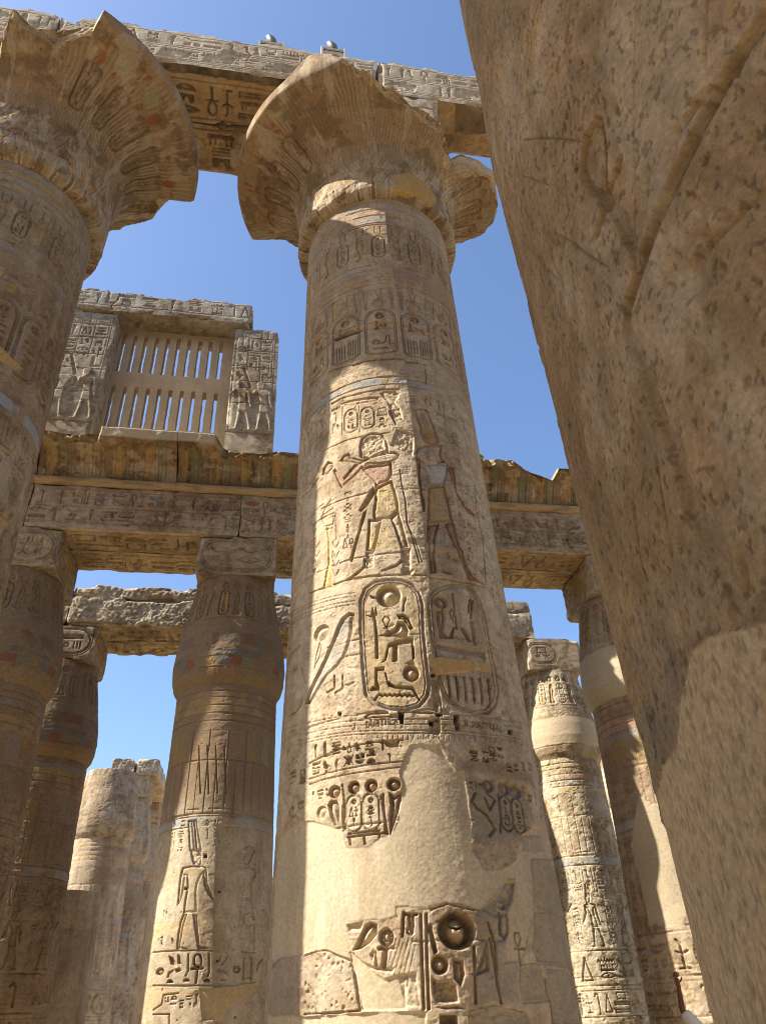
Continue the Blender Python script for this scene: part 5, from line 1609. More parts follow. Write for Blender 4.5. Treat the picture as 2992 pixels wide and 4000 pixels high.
def mid_plaster(sh):
    R = sh.R
    R.H[(R.Z < 5.0)] *= .0
    P_ = lambda p: sh.px(p, ZF)
    q = lambda p, d=.035, m='sunk', e=.018: R.poly(P_(p), d, e, m)
    for z in (5.15, 4.95):
        R.ring(z, .03, .02)
    sm_ = P_([(690, -200), (672, 300), (655, 900), (640, 1420), (650, 2150)])
    sx_ = np.interp(R.z, [p[1] for p in sm_[::-1]], [p[0] for p in sm_[::-1]])[:, None]
    dx_ = R.A - sx_
    R.H[:] += (-.045 * sst(dx_ / .015) * sst((1.0 - dx_) / .9) + .03 * sst((.01 - dx_) / .01) * sst((.5 + dx_) / .5)) * sst((5.0 - R.Z) / .1)
    L = lambda p, w=.022, d=.03: R.line(P_(p), w, d)
    T = lambda p: [(430 + x * 1070, 1410 - y * 1070) for x, y in p]
    R.group([(P_(T(p)), None, 0) for k, p in FIG.items()] + [(P_(p), None, 0) for p in ([(375, 95), (390, 345), (455, 340), (430, 90), (420, 10), (375, 10)], [(440, 90), (460, 340), (528, 335), (480, 80), (470, 5), (425, 5)])], .034, .010, .045)
    q([(400, 345), (520, 335), (525, 470), (430, 485)], .03, 'rough')
    # the king facing him, in shade
    gk = []
    gk.append([(985, 300), (1040, 270), (1085, 300), (1095, 350), (1060, 420), (1035, 490), (975, 500), (970, 420), (1000, 370)])
    gk.append([(900, 540), (980, 520), (1040, 505), (1100, 525), (1122, 570), (1105, 620), (1075, 640), (1065, 760), (1070, 850), (950, 860), (985, 760), (975, 650), (930, 600)])
    gk.append([(930, 560), (960, 580), (830, 690), (805, 640), (820, 620), (835, 650)])
    gk.append([(950, 860), (1072, 855), (1090, 1100), (1045, 1020), (940, 1050)])
    gk.append([(940, 1050), (1000, 1040), (960, 1200), (925, 1340), (905, 1400), (790, 1402), (880, 1360), (915, 1180)])
    gk.append([(1020, 1160), (1060, 1120), (1100, 1120), (1100, 1410), (1075, 1410), (1065, 1290)])
    R.group([(P_(p), None, 0) for p in gk], .035, .010, .045)
    L([(0, 1440), (250, 1422), (640, 1420), (1100, 1440)], .03, .03)
    r2 = random.Random(4)
    for x0, x1, y0, y1 in ((200, 250, 0, 110), (290, 340, 0, 110), (540, 620, 0, 70), (650, 720, 0, 70), (545, 620, 100, 220), (650, 720, 95, 200), (650, 720, 205, 300), (260, 330, 120, 210), (190, 240, 140, 220), (190, 240, 230, 350), (260, 330, 215, 290), (250, 320, 295, 360), (765, 840, 110, 300), (860, 920, 100, 300), (930, 1000, 110, 260), (720, 790, 920, 1000), (720, 800, 1010, 1090), (840, 910, 730, 800), (840, 910, 810, 900), (830, 900, 905, 980), (830, 900, 990, 1090), (100, 150, 960, 1080), (60, 120, 1260, 1390), (180, 230, 1260, 1380), (690, 720, 1120, 1380), (770, 800, 1150, 1380)):
        p = P_([(x0, y1), (x1, y1), (x0, y0)])
        quadrat(R, r2, p[0][0], p[0][1], p[1][0] - p[0][0], p[2][1] - p[0][1], .03)
    # band: disc and ring, bee, ankh, loaves
    for x, y, r in ((70, 1650, 45), (910, 1618, 44)):
        p = P_([(x, y), (x + r, y), (x, y - r)])
        R.ell(p[0][0], p[0][1], p[1][0] - p[0][0], p[2][1] - p[0][1], .08)
    for p in ([(165, 1470), (215, 1500), (260, 1590), (240, 1600), (190, 1570)], [(265, 1460), (285, 1470), (298, 1570), (262, 1560)], [(145, 1710), (165, 1650), (225, 1620), (215, 1650), (180, 1670), (165, 1710)], [(690, 1600), (735, 1590), (800, 1640), (812, 1680), (770, 1660), (700, 1640)], [(740, 1560), (780, 1480), (825, 1455), (820, 1490), (770, 1560), (735, 1590)], [(705, 1510), (735, 1450), (745, 1480), (715, 1540)]):
        q(p, .07, 'cut', .02)
    q([(230, 1620), (290, 1600), (300, 1640), (250, 1660)], .07)
    L(_arc(480, 1530, 42, 72, -75, 255, 14), .035, .06)
    L([(415, 1615), (530, 1610)], .05, .06)
    L([(478, 1620), (460, 1765)], .045, .06)
    L([(380, 1460), (375, 1640), (350, 1690)], .035, .05)
    L([(600, 1450), (605, 1640), (590, 1690)], .035, .05)
    for x in (985, 1065):
        L([(x, 1495), (x - 5, 1720)], .05, .06)
    L([(1020, 1710), (1065, 1715)], .03, .05)
    L([(1115, 1640), (1140, 1550), (1180, 1510)], .03, .05)
    L([(860, 1620), (880, 1500), (930, 1480)], .03, .03)
    for x, y in ((182, 1770), (358, 1755), (578, 1755), (760, 1748)):
        q([(x - 36, y)] + [(x + 36 * math.cos(math.radians(t)), y - 40 * math.sin(math.radians(t))) for t in range(180, -1, -20)], .07, 'sunk')
    L([(0, 1800), (330, 1800), (560, 1795), (1100, 1760)], .03, .03)
    for x, y, s in ((560, 400, 22), (478, 1590, 14), (715, 778, 16), (693, 1530, 12), (350, 748, 14), (895, 2138, 12)):
        q([(x - s, y - s), (x + s, y - s), (x + s, y + s), (x - s, y + s)], .14, 'cut', .02)
    # repairs
    pl = np.array([.46, .345, .185])
    for p, cc_ in (([(60, 1110), (270, 1105), (330, 1060), (425, 1060), (420, 1230), (300, 1290), (250, 1230), (100, 1240), (0, 1330), (-60, 1300)], pl), ([(330, 570), (420, 545), (520, 540), (510, 600), (330, 610)], pl), ([(490, 1060), (560, 1060), (600, 1130), (520, 1200)], pl),
                   ([(130, 600), (260, 575), (270, 630), (140, 640)], pl), ([(-60, 1820), (180, 1830), (330, 1850), (480, 1830), (500, 1840), (800, 1800), (1100, 1780), (1170, 1790), (1090, 1900), (930, 1960), (830, 2010), (780, 2080), (720, 2180), (540, 2160), (500, 1920), (280, 1900), (120, 1920), (20, 2060), (-90, 2080)], pl * .95),
                   ([(1080, 1130), (1250, 1140), (1240, 1190), (1090, 1160)], pl * .9), ([(650, 1120), (800, 1130), (780, 1400), (640, 1420)], pl * .8)):
        pq = P_(p)
        R.stain(pq, cc_, .7, .03, .03)
    R.plaster(P_([(500, 1830), (800, 1800), (1100, 1780), (1170, 1790), (1090, 1900), (930, 1960), (830, 2010), (780, 2080), (720, 2180), (540, 2160), (505, 1920)]), pl * .85, .01, .02, .02)
    for x0, x1, y0, y1 in ((110, 170, 1900, 2000), (175, 250, 1890, 2040), (340, 430, 1900, 1960), (340, 440, 1980, 2060), (440, 490, 1880, 2000), (270, 330, 1940, 2050)):
        p = P_([(x0, y1), (x1, y1), (x0, y0)])
        quadrat(R, r2, p[0][0], p[0][1], p[1][0] - p[0][0], p[2][1] - p[0][1], .04)
    L([(0, 2060), (90, 2000), (110, 1900), (270, 1880)], .03, .04)
    L([(0, 2110), (170, 2105), (170, 2212)], .03, .04)
    # tall plumes picked out above
    for x in (1180, 1230, 1280, 1330):
        R.line(sh.px([(x - 10, 20), (x, 300)], (0, 2900, .66465)), .03, .03)


lat_column(-.7, 17.7, "bud column left of the tall middle one, two facing figures carved low on its shaft", 61, .0105, plast=mid_plaster, brown=.85, var=.5, flake=.35, drum=.05, tint=np.array([.43, .35, .235]))


def left_plast(sh):
    R = sh.R
    P_ = lambda p: sh.px(p, (0, 2900, .66465))
    R.stain(P_([(40, 1270), (200, 1250), (380, 1230), (390, 1330), (200, 1330), (30, 1310)]), OCHRE, .7, .05, .04)


lat_column(-6.0, 17.7, "leftmost bud column, red and blue painted blocks round its bulging capital", 71, .018, plast=left_plast, brown=.75, low=.5)
lat_column(9.9, 17.7, "bud column beside the near right column, smooth tan repair swelling at its capital", 81, .018, brown=.5, low=.3,
           cap=lambda cp: cp.R.plaster([(-3, 8.0), (3, 8.0), (3, 9.4), (-3, 9.3)], PLAST * .95, .0, .05, .04),
           plast=lambda sh: [sh.R.plaster(p, np.array([.36, .29, .19]), .0, .03, .06) for p in ([(-.9, 3.0), (-.2, 2.9), (.3, 3.6), (.2, 5.2), (-.5, 5.6), (-1.0, 4.6)],)])
lat_column(4.6, 17.7, "bud column standing directly behind the tall middle column", 85, .05, decor=False)
lat_column(-6.0, 23.3, "second-row bud column with sunlit cartouche on its block, behind the leftmost bud column", 91, .019, brown=.8, low=.6)
lat_column(4.6, 23.3, "second-row bud column hidden behind the tall middle column", 95, .06, decor=False)
lat_column(-.7, 23.3, "second-row bud column hidden behind the first-row one with two facing figures", 96, .06, decor=False)


def lit_cap(cp):
    cp.R.plaster([(-2.5, 8.4), (2.5, 8.4), (2.5, 9.25), (-2.5, 9.3)], STONE * 1.08, .0, .05, .05)


lat_column(9.9, 23.3, "brightly sunlit bud column just right of the tall middle column", 101, .016, brown=.0, cap=lit_cap, ab_carve={'front': lambda R: cartouche(R, random.Random(5), 9.45, 11.2, .95, .66, .022, 0, None, True)}, tint=np.array([.41, .335, .215]))
lat_column(-6.0, 34.5, "pale bud column far back without its block, sunlit bud capital broken off flat", 111, .03, brown=.05, abacus=False, dz=-.2, capdeco=False, drum=.16, var=.6, flake=.5)
stump = lat_column(-6.0, 28.9, "short broken column stump in shade beside the second-row column", 121, .026, decor=False, cap=False, abacus=False, z1=5.35, brown=.35, low=.35, drum=.25, var=.6, flake=.4)
lat_column(-6.0, 40.1, "column at the back in shade under the two end-on beam blocks", 131, .045, brown=.25, dz=0, capdeco=False)
lat_column(-6.0, 45.7, "rearmost column in the far left corner, mostly hidden", 135, .07, decor=False, brown=.25)
lat_column(15.2, 34.5, "distant sunlit column seen through the gap left of the near right bud column", 141, .05, brown=.0, abacus=False)
lat_column(15.2, 28.9, "half hidden column far back on the right, next to the brightly lit one", 145, .06, brown=.0, abacus=False, decor=False)
for q, (x, y) in enumerate(((-11.3, 17.7), (-11.3, 23.3), (-11.3, 28.9), (-11.3, 34.5), (15.2, 17.7))):
    lat_column(x, y, ["first-row bud column left of the leftmost one, beyond the picture edge", "second-row bud column beyond the left picture edge", "third-row bud column beyond the left picture edge", "fourth-row bud column beyond the left picture edge", "first-row bud column hidden behind the near right column"][q], 151 + q, .09, decor=False)

# ---------------- beams over the great columns
G_B1, G_B2, G_B3 = "beams on the great columns", "beams on the first row of bud columns", "beams on the second row of bud columns"


def ragged_top(zt, amp, sd, drop=None, depth=.5):
    def f(V):
        V = V.copy()
        n = (fbm(V[:, 0] * .8, V[:, 1] * .8, sd, 4) - .45) * amp + (fbm(V[:, 0] * 5, V[:, 1] * 5, sd + 1, 3) - .5) * amp * .35
        if drop:
            n = n - np.interp(V[:, 0], *zip(*drop))
        k = sst((V[:, 2] - (zt - depth)) / depth)
        V[:, 2] += k * np.minimum(n, .02)
        return V
    return f


def nave_front(seed, x0, x1):
    def f(R):
        r2 = random.Random(seed)
        text_row(R, r2, x0 + .05, x1 - .05, 20.78, 21.28, .035, 0, 'cut', .9, .03)
        text_row(R, r2, x0 + .05, x1 - .05, 20.16, 20.66, .035, 0, 'cut', .9, .03)
        R.line([(x0, 20.08), (x1, 20.08)], .03, .02)
        for q in range(5):
            a = r2.uniform(x0, x1 - .8)
            zq = r2.uniform(20.1, 20.8)
            R.poly([(a, zq), (a + .7, zq + .05), (a + .8, zq + .4), (a + .1, zq + .45)], .03, .03, 'rough')
    return f


def nave_under(seed, x0, x1, y0, y1, patchy=False):
    def f(R):
        r2 = random.Random(seed)
        if patchy:
            for q in range(9):
                a, b = r2.uniform(x0, x1), r2.uniform(y0, y1)
                s = r2.uniform(.25, .6)
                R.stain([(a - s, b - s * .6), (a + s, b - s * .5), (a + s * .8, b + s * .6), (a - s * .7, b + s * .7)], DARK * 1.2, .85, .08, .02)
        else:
            R.stain([(x0, y0 - .1), (x1, y0 - .1), (x1, y0 + .22), (x0, y0 + .20)], DARK * .9, .95, .05, .02)  # dark strip along the front edge of the underside
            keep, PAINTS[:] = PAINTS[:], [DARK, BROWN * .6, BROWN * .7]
            text_row(R, r2, x0 + .2, x1 - .2, y0 + .38, y1 - .12, .07, .95, None, .9, .02)
            PAINTS[:] = keep
    return f


PB = np.array([.43, .35, .245], np.float32)
for k, (x0, x1) in enumerate(((-12.9, -5.41), (-5.41, 2.087), (2.087, 9.587))):
    lab = ["carved upper beam at the top left edge, running out behind the leftmost capital", "carved upper beam bridging the leftmost and middle capitals, two floodlights on it", "carved upper beam right of the middle capital, dark stained underside, running behind the near column"][k]
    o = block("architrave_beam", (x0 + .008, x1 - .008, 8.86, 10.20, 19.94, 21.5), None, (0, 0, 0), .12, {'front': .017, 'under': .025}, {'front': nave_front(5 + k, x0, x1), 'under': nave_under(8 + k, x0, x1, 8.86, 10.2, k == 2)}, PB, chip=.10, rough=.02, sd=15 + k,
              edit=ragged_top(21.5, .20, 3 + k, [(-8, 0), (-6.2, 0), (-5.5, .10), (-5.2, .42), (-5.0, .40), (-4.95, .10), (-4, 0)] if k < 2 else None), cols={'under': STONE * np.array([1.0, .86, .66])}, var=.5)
    tag(o, lab, "beam", G_B1)
for k, (x0, x1) in enumerate(((-12.9, -5.41), (-5.41, 2.087))):
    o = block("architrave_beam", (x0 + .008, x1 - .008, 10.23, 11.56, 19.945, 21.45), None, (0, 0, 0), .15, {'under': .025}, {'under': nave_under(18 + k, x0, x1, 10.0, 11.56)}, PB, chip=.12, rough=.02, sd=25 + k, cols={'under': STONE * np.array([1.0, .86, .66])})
    tag(o, ["rear upper beam behind the leftmost capital", "rear upper beam between the two capitals, a bird sign on its brown underside"][k], "beam", G_B1)


# ---------------- beams, cornice and window wall over the first aisle row
def aisle_front(seed, x0, x1):
    def f(R):
        r2 = random.Random(seed)
        n = int((x1 - x0) / .46)
        for row, (z0, z1) in enumerate(((12.83, 13.28), (12.32, 12.74))):
            text_row(R, r2, x0 + .04, x1 - .04, z0, z1, .042, .5, None, 1.0, .03)
        R.line([(x0, 12.24), (x1, 12.24)], .03, .016)
        R.band(12.10, 12.22, PALE, .3)
    return f


def aisle_under(seed, x0, x1, y0, y1, ring=False):
    def f(R):
        keep, PAINTS[:] = PAINTS[:], [DARK, DARK * 1.3, BROWN * .6, BLUE * .5]
        r2 = random.Random(seed)
        R.band(y0, y0 + .10, PALE, .5)
        R.line([(x0, y0 + .16), (x1, y0 + .16)], .02, .02, col=DARK)
        R.line([(x0, y1 - .08), (x1, y1 - .08)], .02, .02, col=DARK)
        if ring:
            a = x0 + .95
            while a < x1 - 1.2:
                cartouche(R, r2, a + .7, y0 + .28, 1.4, y1 - y0 - .42, .03, .7, OCHRE, True)
                glyph(R, 'tri', a + 1.5, y0 + .3, .5, y1 - y0 - .45, .03, DARK)
                glyph(R, 'ankh', a + 2.05, y0 + .3, .4, y1 - y0 - .45, .03, DARK)
                a += 2.6
        else:
            w_ = (x1 - x0 - 2.2) / 5
            for q in range(5):
                quadrat(R, r2, x0 + 1.1 + q * w_, y0 + .24, w_, y1 - y0 - .36, .05, .95)
        PAINTS[:] = keep
    return f


AB_T = np.array([.33, .255, .185], np.float32)
UND = np.array([.43, .33, .185], np.float32)  # underside colour, yellowed to carry the golden bounce light
spans = ((-11.3, -6.0), (-6.0, -.7), (-.7, 4.6), (4.6, 9.9), (9.9, 15.2))
nm = ["left of the leftmost bud column", "between the two leftmost bud columns", "behind the tall middle column", "right of the tall middle column", "behind the near right column"]
for k, (x0, x1) in enumerate(spans):
    o = block("architrave_beam", (x0 + .002, x1 - .002, 16.7, 17.79, 12.1, 13.42), None, (0, 0, 0), .12, {'front': .02 if k < 4 else .08, 'under': .022 if k < 4 else .1}, {'front': aisle_front(31 + k, x0, x1), 'under': aisle_under(41 + k, x0, x1, 16.7, 17.79, k == 3)}, AB_T, chip=.022, rough=.006, sd=35 + k, cols={'under': UND})
    tag(o, "front beam of the painted lower span " + nm[k], "beam", G_B2)
    o = block("architrave_beam", (x0 + .002, x1 - .002, 17.81, 18.9, 12.104, 13.42), None, (0, 0, 0), .15, {'under': .022 if k < 4 else .1}, {'under': aisle_under(51 + k, x0, x1, 17.81, 18.9, k == 3)}, AB_T, chip=.03, rough=.006, sd=45 + k, cols={'under': UND})
    tag(o, "rear beam of the painted lower span " + nm[k], "beam", G_B2)


def cornice(x0, x1, label, seed, brk):
    """cavetto cornice with a round roll under it; brk = [(x, y of the lip, z of the top)]"""
    th = thing("cornice", label, "cornice", (x0, 17.2, 13.42), "cornice blocks over the painted beams")
    pr = np.array([(16.80, 13.60), (16.70, 13.72), (16.60, 13.95), (16.42, 14.2), (16.15, 14.38), (15.86, 14.46), (15.84, 14.47), (15.80, 14.74), (15.83, 14.76), (16.6, 14.77), (17.8, 14.77)])
    sc = np.concatenate([[0], np.cumsum(np.hypot(*np.diff(pr, axis=0).T))])
    sv = np.linspace(0, sc[-1], 130)
    y, z = np.interp(sv, sc, pr[:, 0]), np.interp(sv, sc, pr[:, 1])
    xs = np.linspace(x0 + .006, x1 - .006, max(20, int((x1 - x0) / .02)))
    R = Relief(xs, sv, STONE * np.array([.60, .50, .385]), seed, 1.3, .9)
    r2 = random.Random(seed)
    L = sc[5]
    a = math.floor(x0 / .21) * .21
    k = int(round(a / .21))
    while a < x1:
        m = k % 8
        if m in (0, 1, 4, 5):
            if m in (0, 4):
                cartouche(R, r2, a + .21, .12, .26, L * .72, .025, .3, OCHRE)
                R.ell(a + .21, L * .92, .09, .07, .02, None, 'sunk', RED, .6)
        else:
            w = R.win(a, a + .2, 0, L)
            kk = (sst((fbm(R.A[w] * 2, R.Z[w] * 2, seed) - .3) * 4) * .65)[..., None]
            R.C[w] = R.C[w] * (1 - kk) + [BLUE * .8, OCHRE * .6, GREEN * .7, BROWN * .9][(k // 1) % 4] * kk
            R.line([(a, 0), (a, L)], .03, .035)
            R.line([(a + .1, 0), (a + .1, L)], .02, .02)
        a += .21
        k += 1
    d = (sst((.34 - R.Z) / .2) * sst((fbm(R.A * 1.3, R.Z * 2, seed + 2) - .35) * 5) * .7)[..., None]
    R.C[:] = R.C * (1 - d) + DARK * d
    f = sst((R.Z - sc[5]) / .03)[..., None] * .9
    R.C[:] = R.C * (1 - f) + PALE * f
    Y = y[:, None] + R.H * -.9
    Z = z[:, None] + 0 * R.H
    n1 = fbm(R.A * 1.8, R.A * 0 + .5, seed + 4, 4) - .5
    n2 = fbm(R.A * 6, R.Z * 6, seed + 5, 4) - .5
    bx, by, bz = zip(*brk)
    yc = np.interp(xs, bx, by)[None, :] + (n1 * .6 + n2 * .35) * (np.interp(xs, bx, by)[None, :] > 15.85)
    zc = np.interp(xs, bx, bz)[None, :] + (n1 * .35 + n2 * .22) * (np.interp(xs, bx, bz)[None, :] < 14.76)
    hit = (Y < yc)
    Y = np.maximum(Y, np.minimum(yc, 17.7))
    hit |= Z > zc
    Z = np.minimum(Z, zc)
    m = hit[..., None] * .8
    col = R.C * (1 - m) + STONE * np.array([.9, .8, .65]) * (.8 + .4 * n2[..., None]) * m
    Y = Y + (fbm(R.A * 3, R.Z * 3, seed + 6, 4) - .5) * .05
    V = np.stack([R.A, Y, Z], -1)
    back = np.stack([R.A[:2], np.full_like(R.A[:2], 17.8), np.full_like(R.A[:2], 13.44)], -1)
    back[1, :, 1] = 16.8
    V = np.concatenate([V, back])
    col = np.concatenate([col, col[:2]])
    # end faces
    V = np.concatenate([V[:, :1] * np.array([1, 0, 0]) + np.array([0, 17.0, 13.6]), V, V[:, -1:] * np.array([1, 0, 0]) + np.array([0, 17.0, 13.6])], 1)
    col = np.concatenate([col[:, :1], col, col[:, -1:]], 1)
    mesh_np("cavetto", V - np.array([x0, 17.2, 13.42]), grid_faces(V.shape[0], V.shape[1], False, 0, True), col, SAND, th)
    # roll
    an = np.linspace(0, 2 * math.pi, 29)[:-1]
    xr = np.linspace(x0 + .006, x1 - .006, max(10, int((x1 - x0) / .05)))
    AA, XX = np.meshgrid(an, xr)
    rr_ = .125 + (fbm(XX * 3, AA * 2, seed + 8, 4) - .5) * .05
    V = np.stack([XX, 16.68 - rr_ * np.sin(AA) * 1.0, 13.535 + rr_ * np.cos(AA) * .95], -1)
    n = fbm(XX * 2, AA, seed + 9, 4)
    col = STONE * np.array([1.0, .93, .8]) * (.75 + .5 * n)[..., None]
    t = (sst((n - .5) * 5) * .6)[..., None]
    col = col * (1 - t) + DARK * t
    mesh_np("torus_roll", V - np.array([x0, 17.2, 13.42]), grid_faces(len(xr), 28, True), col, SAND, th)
    return th


cornice(-11.3, -6.0, "painted cornice block at far left, behind the leftmost great column", 61, [(-12, 15.72, 14.85), (-6, 15.74, 14.8)])
cornice(-6.0, -2.45, "painted cornice block under the stone window's left half, pale lip broken at its end", 62, [(-6, 16.05, 14.66), (-5, 16.1, 14.62), (-4.55, 16.05, 14.7), (-4.4, 15.8, 14.8), (-2, 15.8, 14.8)])
cornice(-2.45, 4.6, "painted cornice block under the stone window's right half, bitten away below the pier", 63, [(-3, 15.8, 14.8), (-1.5, 15.8, 14.8), (-1.3, 16.15, 14.6), (-1.0, 16.22, 14.5), (-.3, 16.22, 14.5), (-.05, 16.2, 14.52), (.15, 16.15, 14.55), (.7, 16.1, 14.5), (4.6, 16.1, 14.5)])
cornice(4.6, 15.2, "ragged cornice block right of the tall middle column, its lip crumbled to rubble", 64, [(4.6, 16.0, 14.75), (5.6, 16.0, 14.78), (5.9, 16.1, 14.72), (6.9, 16.05, 14.72), (7.2, 16.2, 14.5), (7.8, 16.3, 14.42), (8.1, 16.35, 14.3), (8.3, 16.1, 14.6), (9, 16.1, 14.6), (15.2, 16.2, 14.5)])
o = block("broken_slab", (4.75, 6.15, 16.0, 17.6, 14.76, 14.98), None, (5.4, 16.8, 14.76), .05, chip=.15, rough=.05, sd=66, base=PALE)
tag(o, "loose flat slab lying on the ragged cornice right of the tall middle column", "slab")


def pier_front(x0, x1, seed, face):
    def f(R):
        r2 = random.Random(seed)
        for z in (15.42, 16.55, 17.45, 18.05, 18.75, 19.3):
            R.line([(x0, z + .02), ((x0 + x1) / 2, z - .01), (x1, z + .015)], .03, .03, wob=.012)
        w = (x1 - x0)
        R.line([(x0 + .08, 15.5), (x0 + .08, 19.7)], .02, .016)
        R.line([(x1 - .10, 15.5), (x1 - .10, 19.7)], .02, .016)
        c = (x0 + x1) / 2
        figure(R, c - w * .22, 15.52, 1.9, face, False, .035, None, None, True, False, 'up')
        figure(R, c + w * .22, 15.52, 1.9, -1, False, .035, None, None, True, False, 'up')
        for q in range(3):
            text_col(R, r2, x0 + .12 + q * (w - .24) / 3, (w - .3) / 3.3, 17.5 if q != 1 else 17.9, 19.68, .022, 0, 'cut', 1.1)
        R.poly([(c - .1, 17.15), (c - .35, 18.0), (c - .28, 18.02), (c - .02, 17.2)], .03, .02, 'sunk')
        R.line([(x0, 15.46), (x1, 15.46)], .03, .03)
    return f


WST = np.array([.32, .275, .205], np.float32)
o = block("window_pier", (-6.5, -4.85, 16.5, 17.9, 14.76, 19.88), None, (-5.6, 17.2, 14.76), .08, {'front': .02, 'right': .04}, {'front': pier_front(-6.3, -4.85, 71, 1)}, WST, chip=.035, rough=.012, sd=71)
tag(o, "carved pier left of the stone window, partly behind the leftmost great column", "pier", "piers of the stone window")
o = block("window_pier", (-1.3, .07, 16.5, 17.9, 14.2, 19.75), None, (-.6, 17.2, 14.2), .08, {'front': .018, 'left': .04}, {'front': pier_front(-1.3, .07, 72, -1)}, WST, chip=.04, rough=.012, sd=72)
tag(o, "carved pier right of the stone window, standing against open sky", "pier", "piers of the stone window")


def lintel_front(R):
    text_row(R, random.Random(8), -6.4, -.85, 20.16, 20.72, .035, 0, 'cut', 1.2, .03)
    R.line([(-4.9, 20.9), (-4.95, 20.4), (-5.1, 20.1), (-5.0, 19.9)], .03, .05, wob=.03)


o = block("window_lintel", (-6.6, -.79, 16.44, 17.85, 19.9, 20.84), None, (-3.7, 17.1, 19.9), .08, {'front': .02}, {'front': lintel_front}, WST * 1.08, chip=.12, rough=.025, sd=73, edit=ragged_top(20.84, .16, 9, [(-6, 0), (-3.9, 0), (-3.3, .05), (-2.95, .24), (-2.85, .05), (-2.6, 0), (-.8, .08)], .35))
tag(o, "carved lintel slab laid across the top of the stone window", "lintel")


def grille():
    xs = [-4.85]
    for k in range(10):
        xs += [-4.77 + .331 * k, -4.77 + .331 * k + .118]
    xs += [-1.3]
    zs = [14.76, 15.9, 17.48, 18.07, 19.7, 19.9]
    sub = lambda v, s: np.unique(np.concatenate([np.linspace(a, b, max(2, int((b - a) / s) + 1)) for a, b in zip(v[:-1], v[1:])]).round(5))
    X, Zs = sub(xs, .03), sub(zs, .04)
    y0, y1 = 17.16, 17.50
    cx, cz = (X[:-1] + X[1:]) / 2, (Zs[:-1] + Zs[1:]) / 2
    hole = np.zeros((len(cz), len(cx)), bool)
    for k in range(10):
        a = -4.77 + .331 * k
        for z0, z1 in ((15.9, 17.48), (18.07, 19.7)):
            hole |= ((cx > a) & (cx < a + .118))[None, :] & ((cz > z0) & (cz < z1))[:, None]
    V, F, idx = [], [], {}

    def v(x, y, z):
        k = (round(x, 4), round(y, 4), round(z, 4))
        if k not in idx:
            idx[k] = len(V)
            V.append(k)
        return idx[k]
    ym = (y0 + y1) / 2
    for j in range(len(cz)):
        for i in range(len(cx)):
            if hole[j, i]:
                continue
            xa, xb, za, zb = X[i], X[i + 1], Zs[j], Zs[j + 1]
            F.append((v(xa, y0, za), v(xb, y0, za), v(xb, y0, zb), v(xa, y0, zb)))
            F.append((v(xb, y1, za), v(xa, y1, za), v(xa, y1, zb), v(xb, y1, zb)))
            for dj, di in ((0, 1), (0, -1), (1, 0), (-1, 0)):
                jj, ii = j + dj, i + di
                if 0 <= jj < len(cz) and 0 <= ii < len(cx) and not hole[jj, ii]:
                    continue
                if di == 1:
                    q = [(xb, za), (xb, zb)]
                elif di == -1:
                    q = [(xa, zb), (xa, za)]
                elif dj == 1:
                    q = [(xb, zb), (xa, zb)]
                else:
                    q = [(xa, za), (xb, za)]
                F.append((v(q[0][0], y0, q[0][1]), v(q[0][0], y1, q[0][1]), v(q[1][0], y1, q[1][1]), v(q[1][0], y0, q[1][1])))
    V = np.array(V)
    n = fbm(V[:, 0] * 1.2, V[:, 2] * 1.2, 5, 4)
    for ax in range(3):
        V[:, ax] += (fbm3(V * 3 + ax * 7, 3) - .5) * .03 + (fbm3(V * 9 + ax * 5, 2) - .5) * .022
    bar = np.sin(np.floor((V[:, 0] + 4.77 + .11) / .331) * 12.9) * .5 + .5
    n2 = fbm(V[:, 0] * 6, V[:, 2] * 3, 8, 4)
    col = np.array([.44, .335, .215]) * (.70 + .35 * n + .2 * bar + .25 * n2)[:, None]
    t = sst((V[:, 2] - 19.2) / .6)[:, None] * .5
    col = col * (1 - t) + GREY * t
    o = mesh_np("window_grille", V, F, col, SAND, None, False)
    tag(o, "stone window grille with two tiers of upright slots against the sky", "window grille")


grille()

# ---------------- second aisle row: rough beams with a thin course on top
RB = np.array([.42, .355, .255], np.float32)


def rough_front(seed):
    def f(R):
        n = fbm(R.A * 13, R.Z * 16, seed, 5, .6) - .5
        n2 = fbm(R.A * 2, R.Z * 2, seed + 1, 4) - .5
        R.H[:] += n * .05 + n2 * .10 + (fbm(R.A * 30, R.Z * 30, seed + 2, 2) - .5) * .03
        R.C[:] *= (1 + (n * .5)[..., None])
    return f


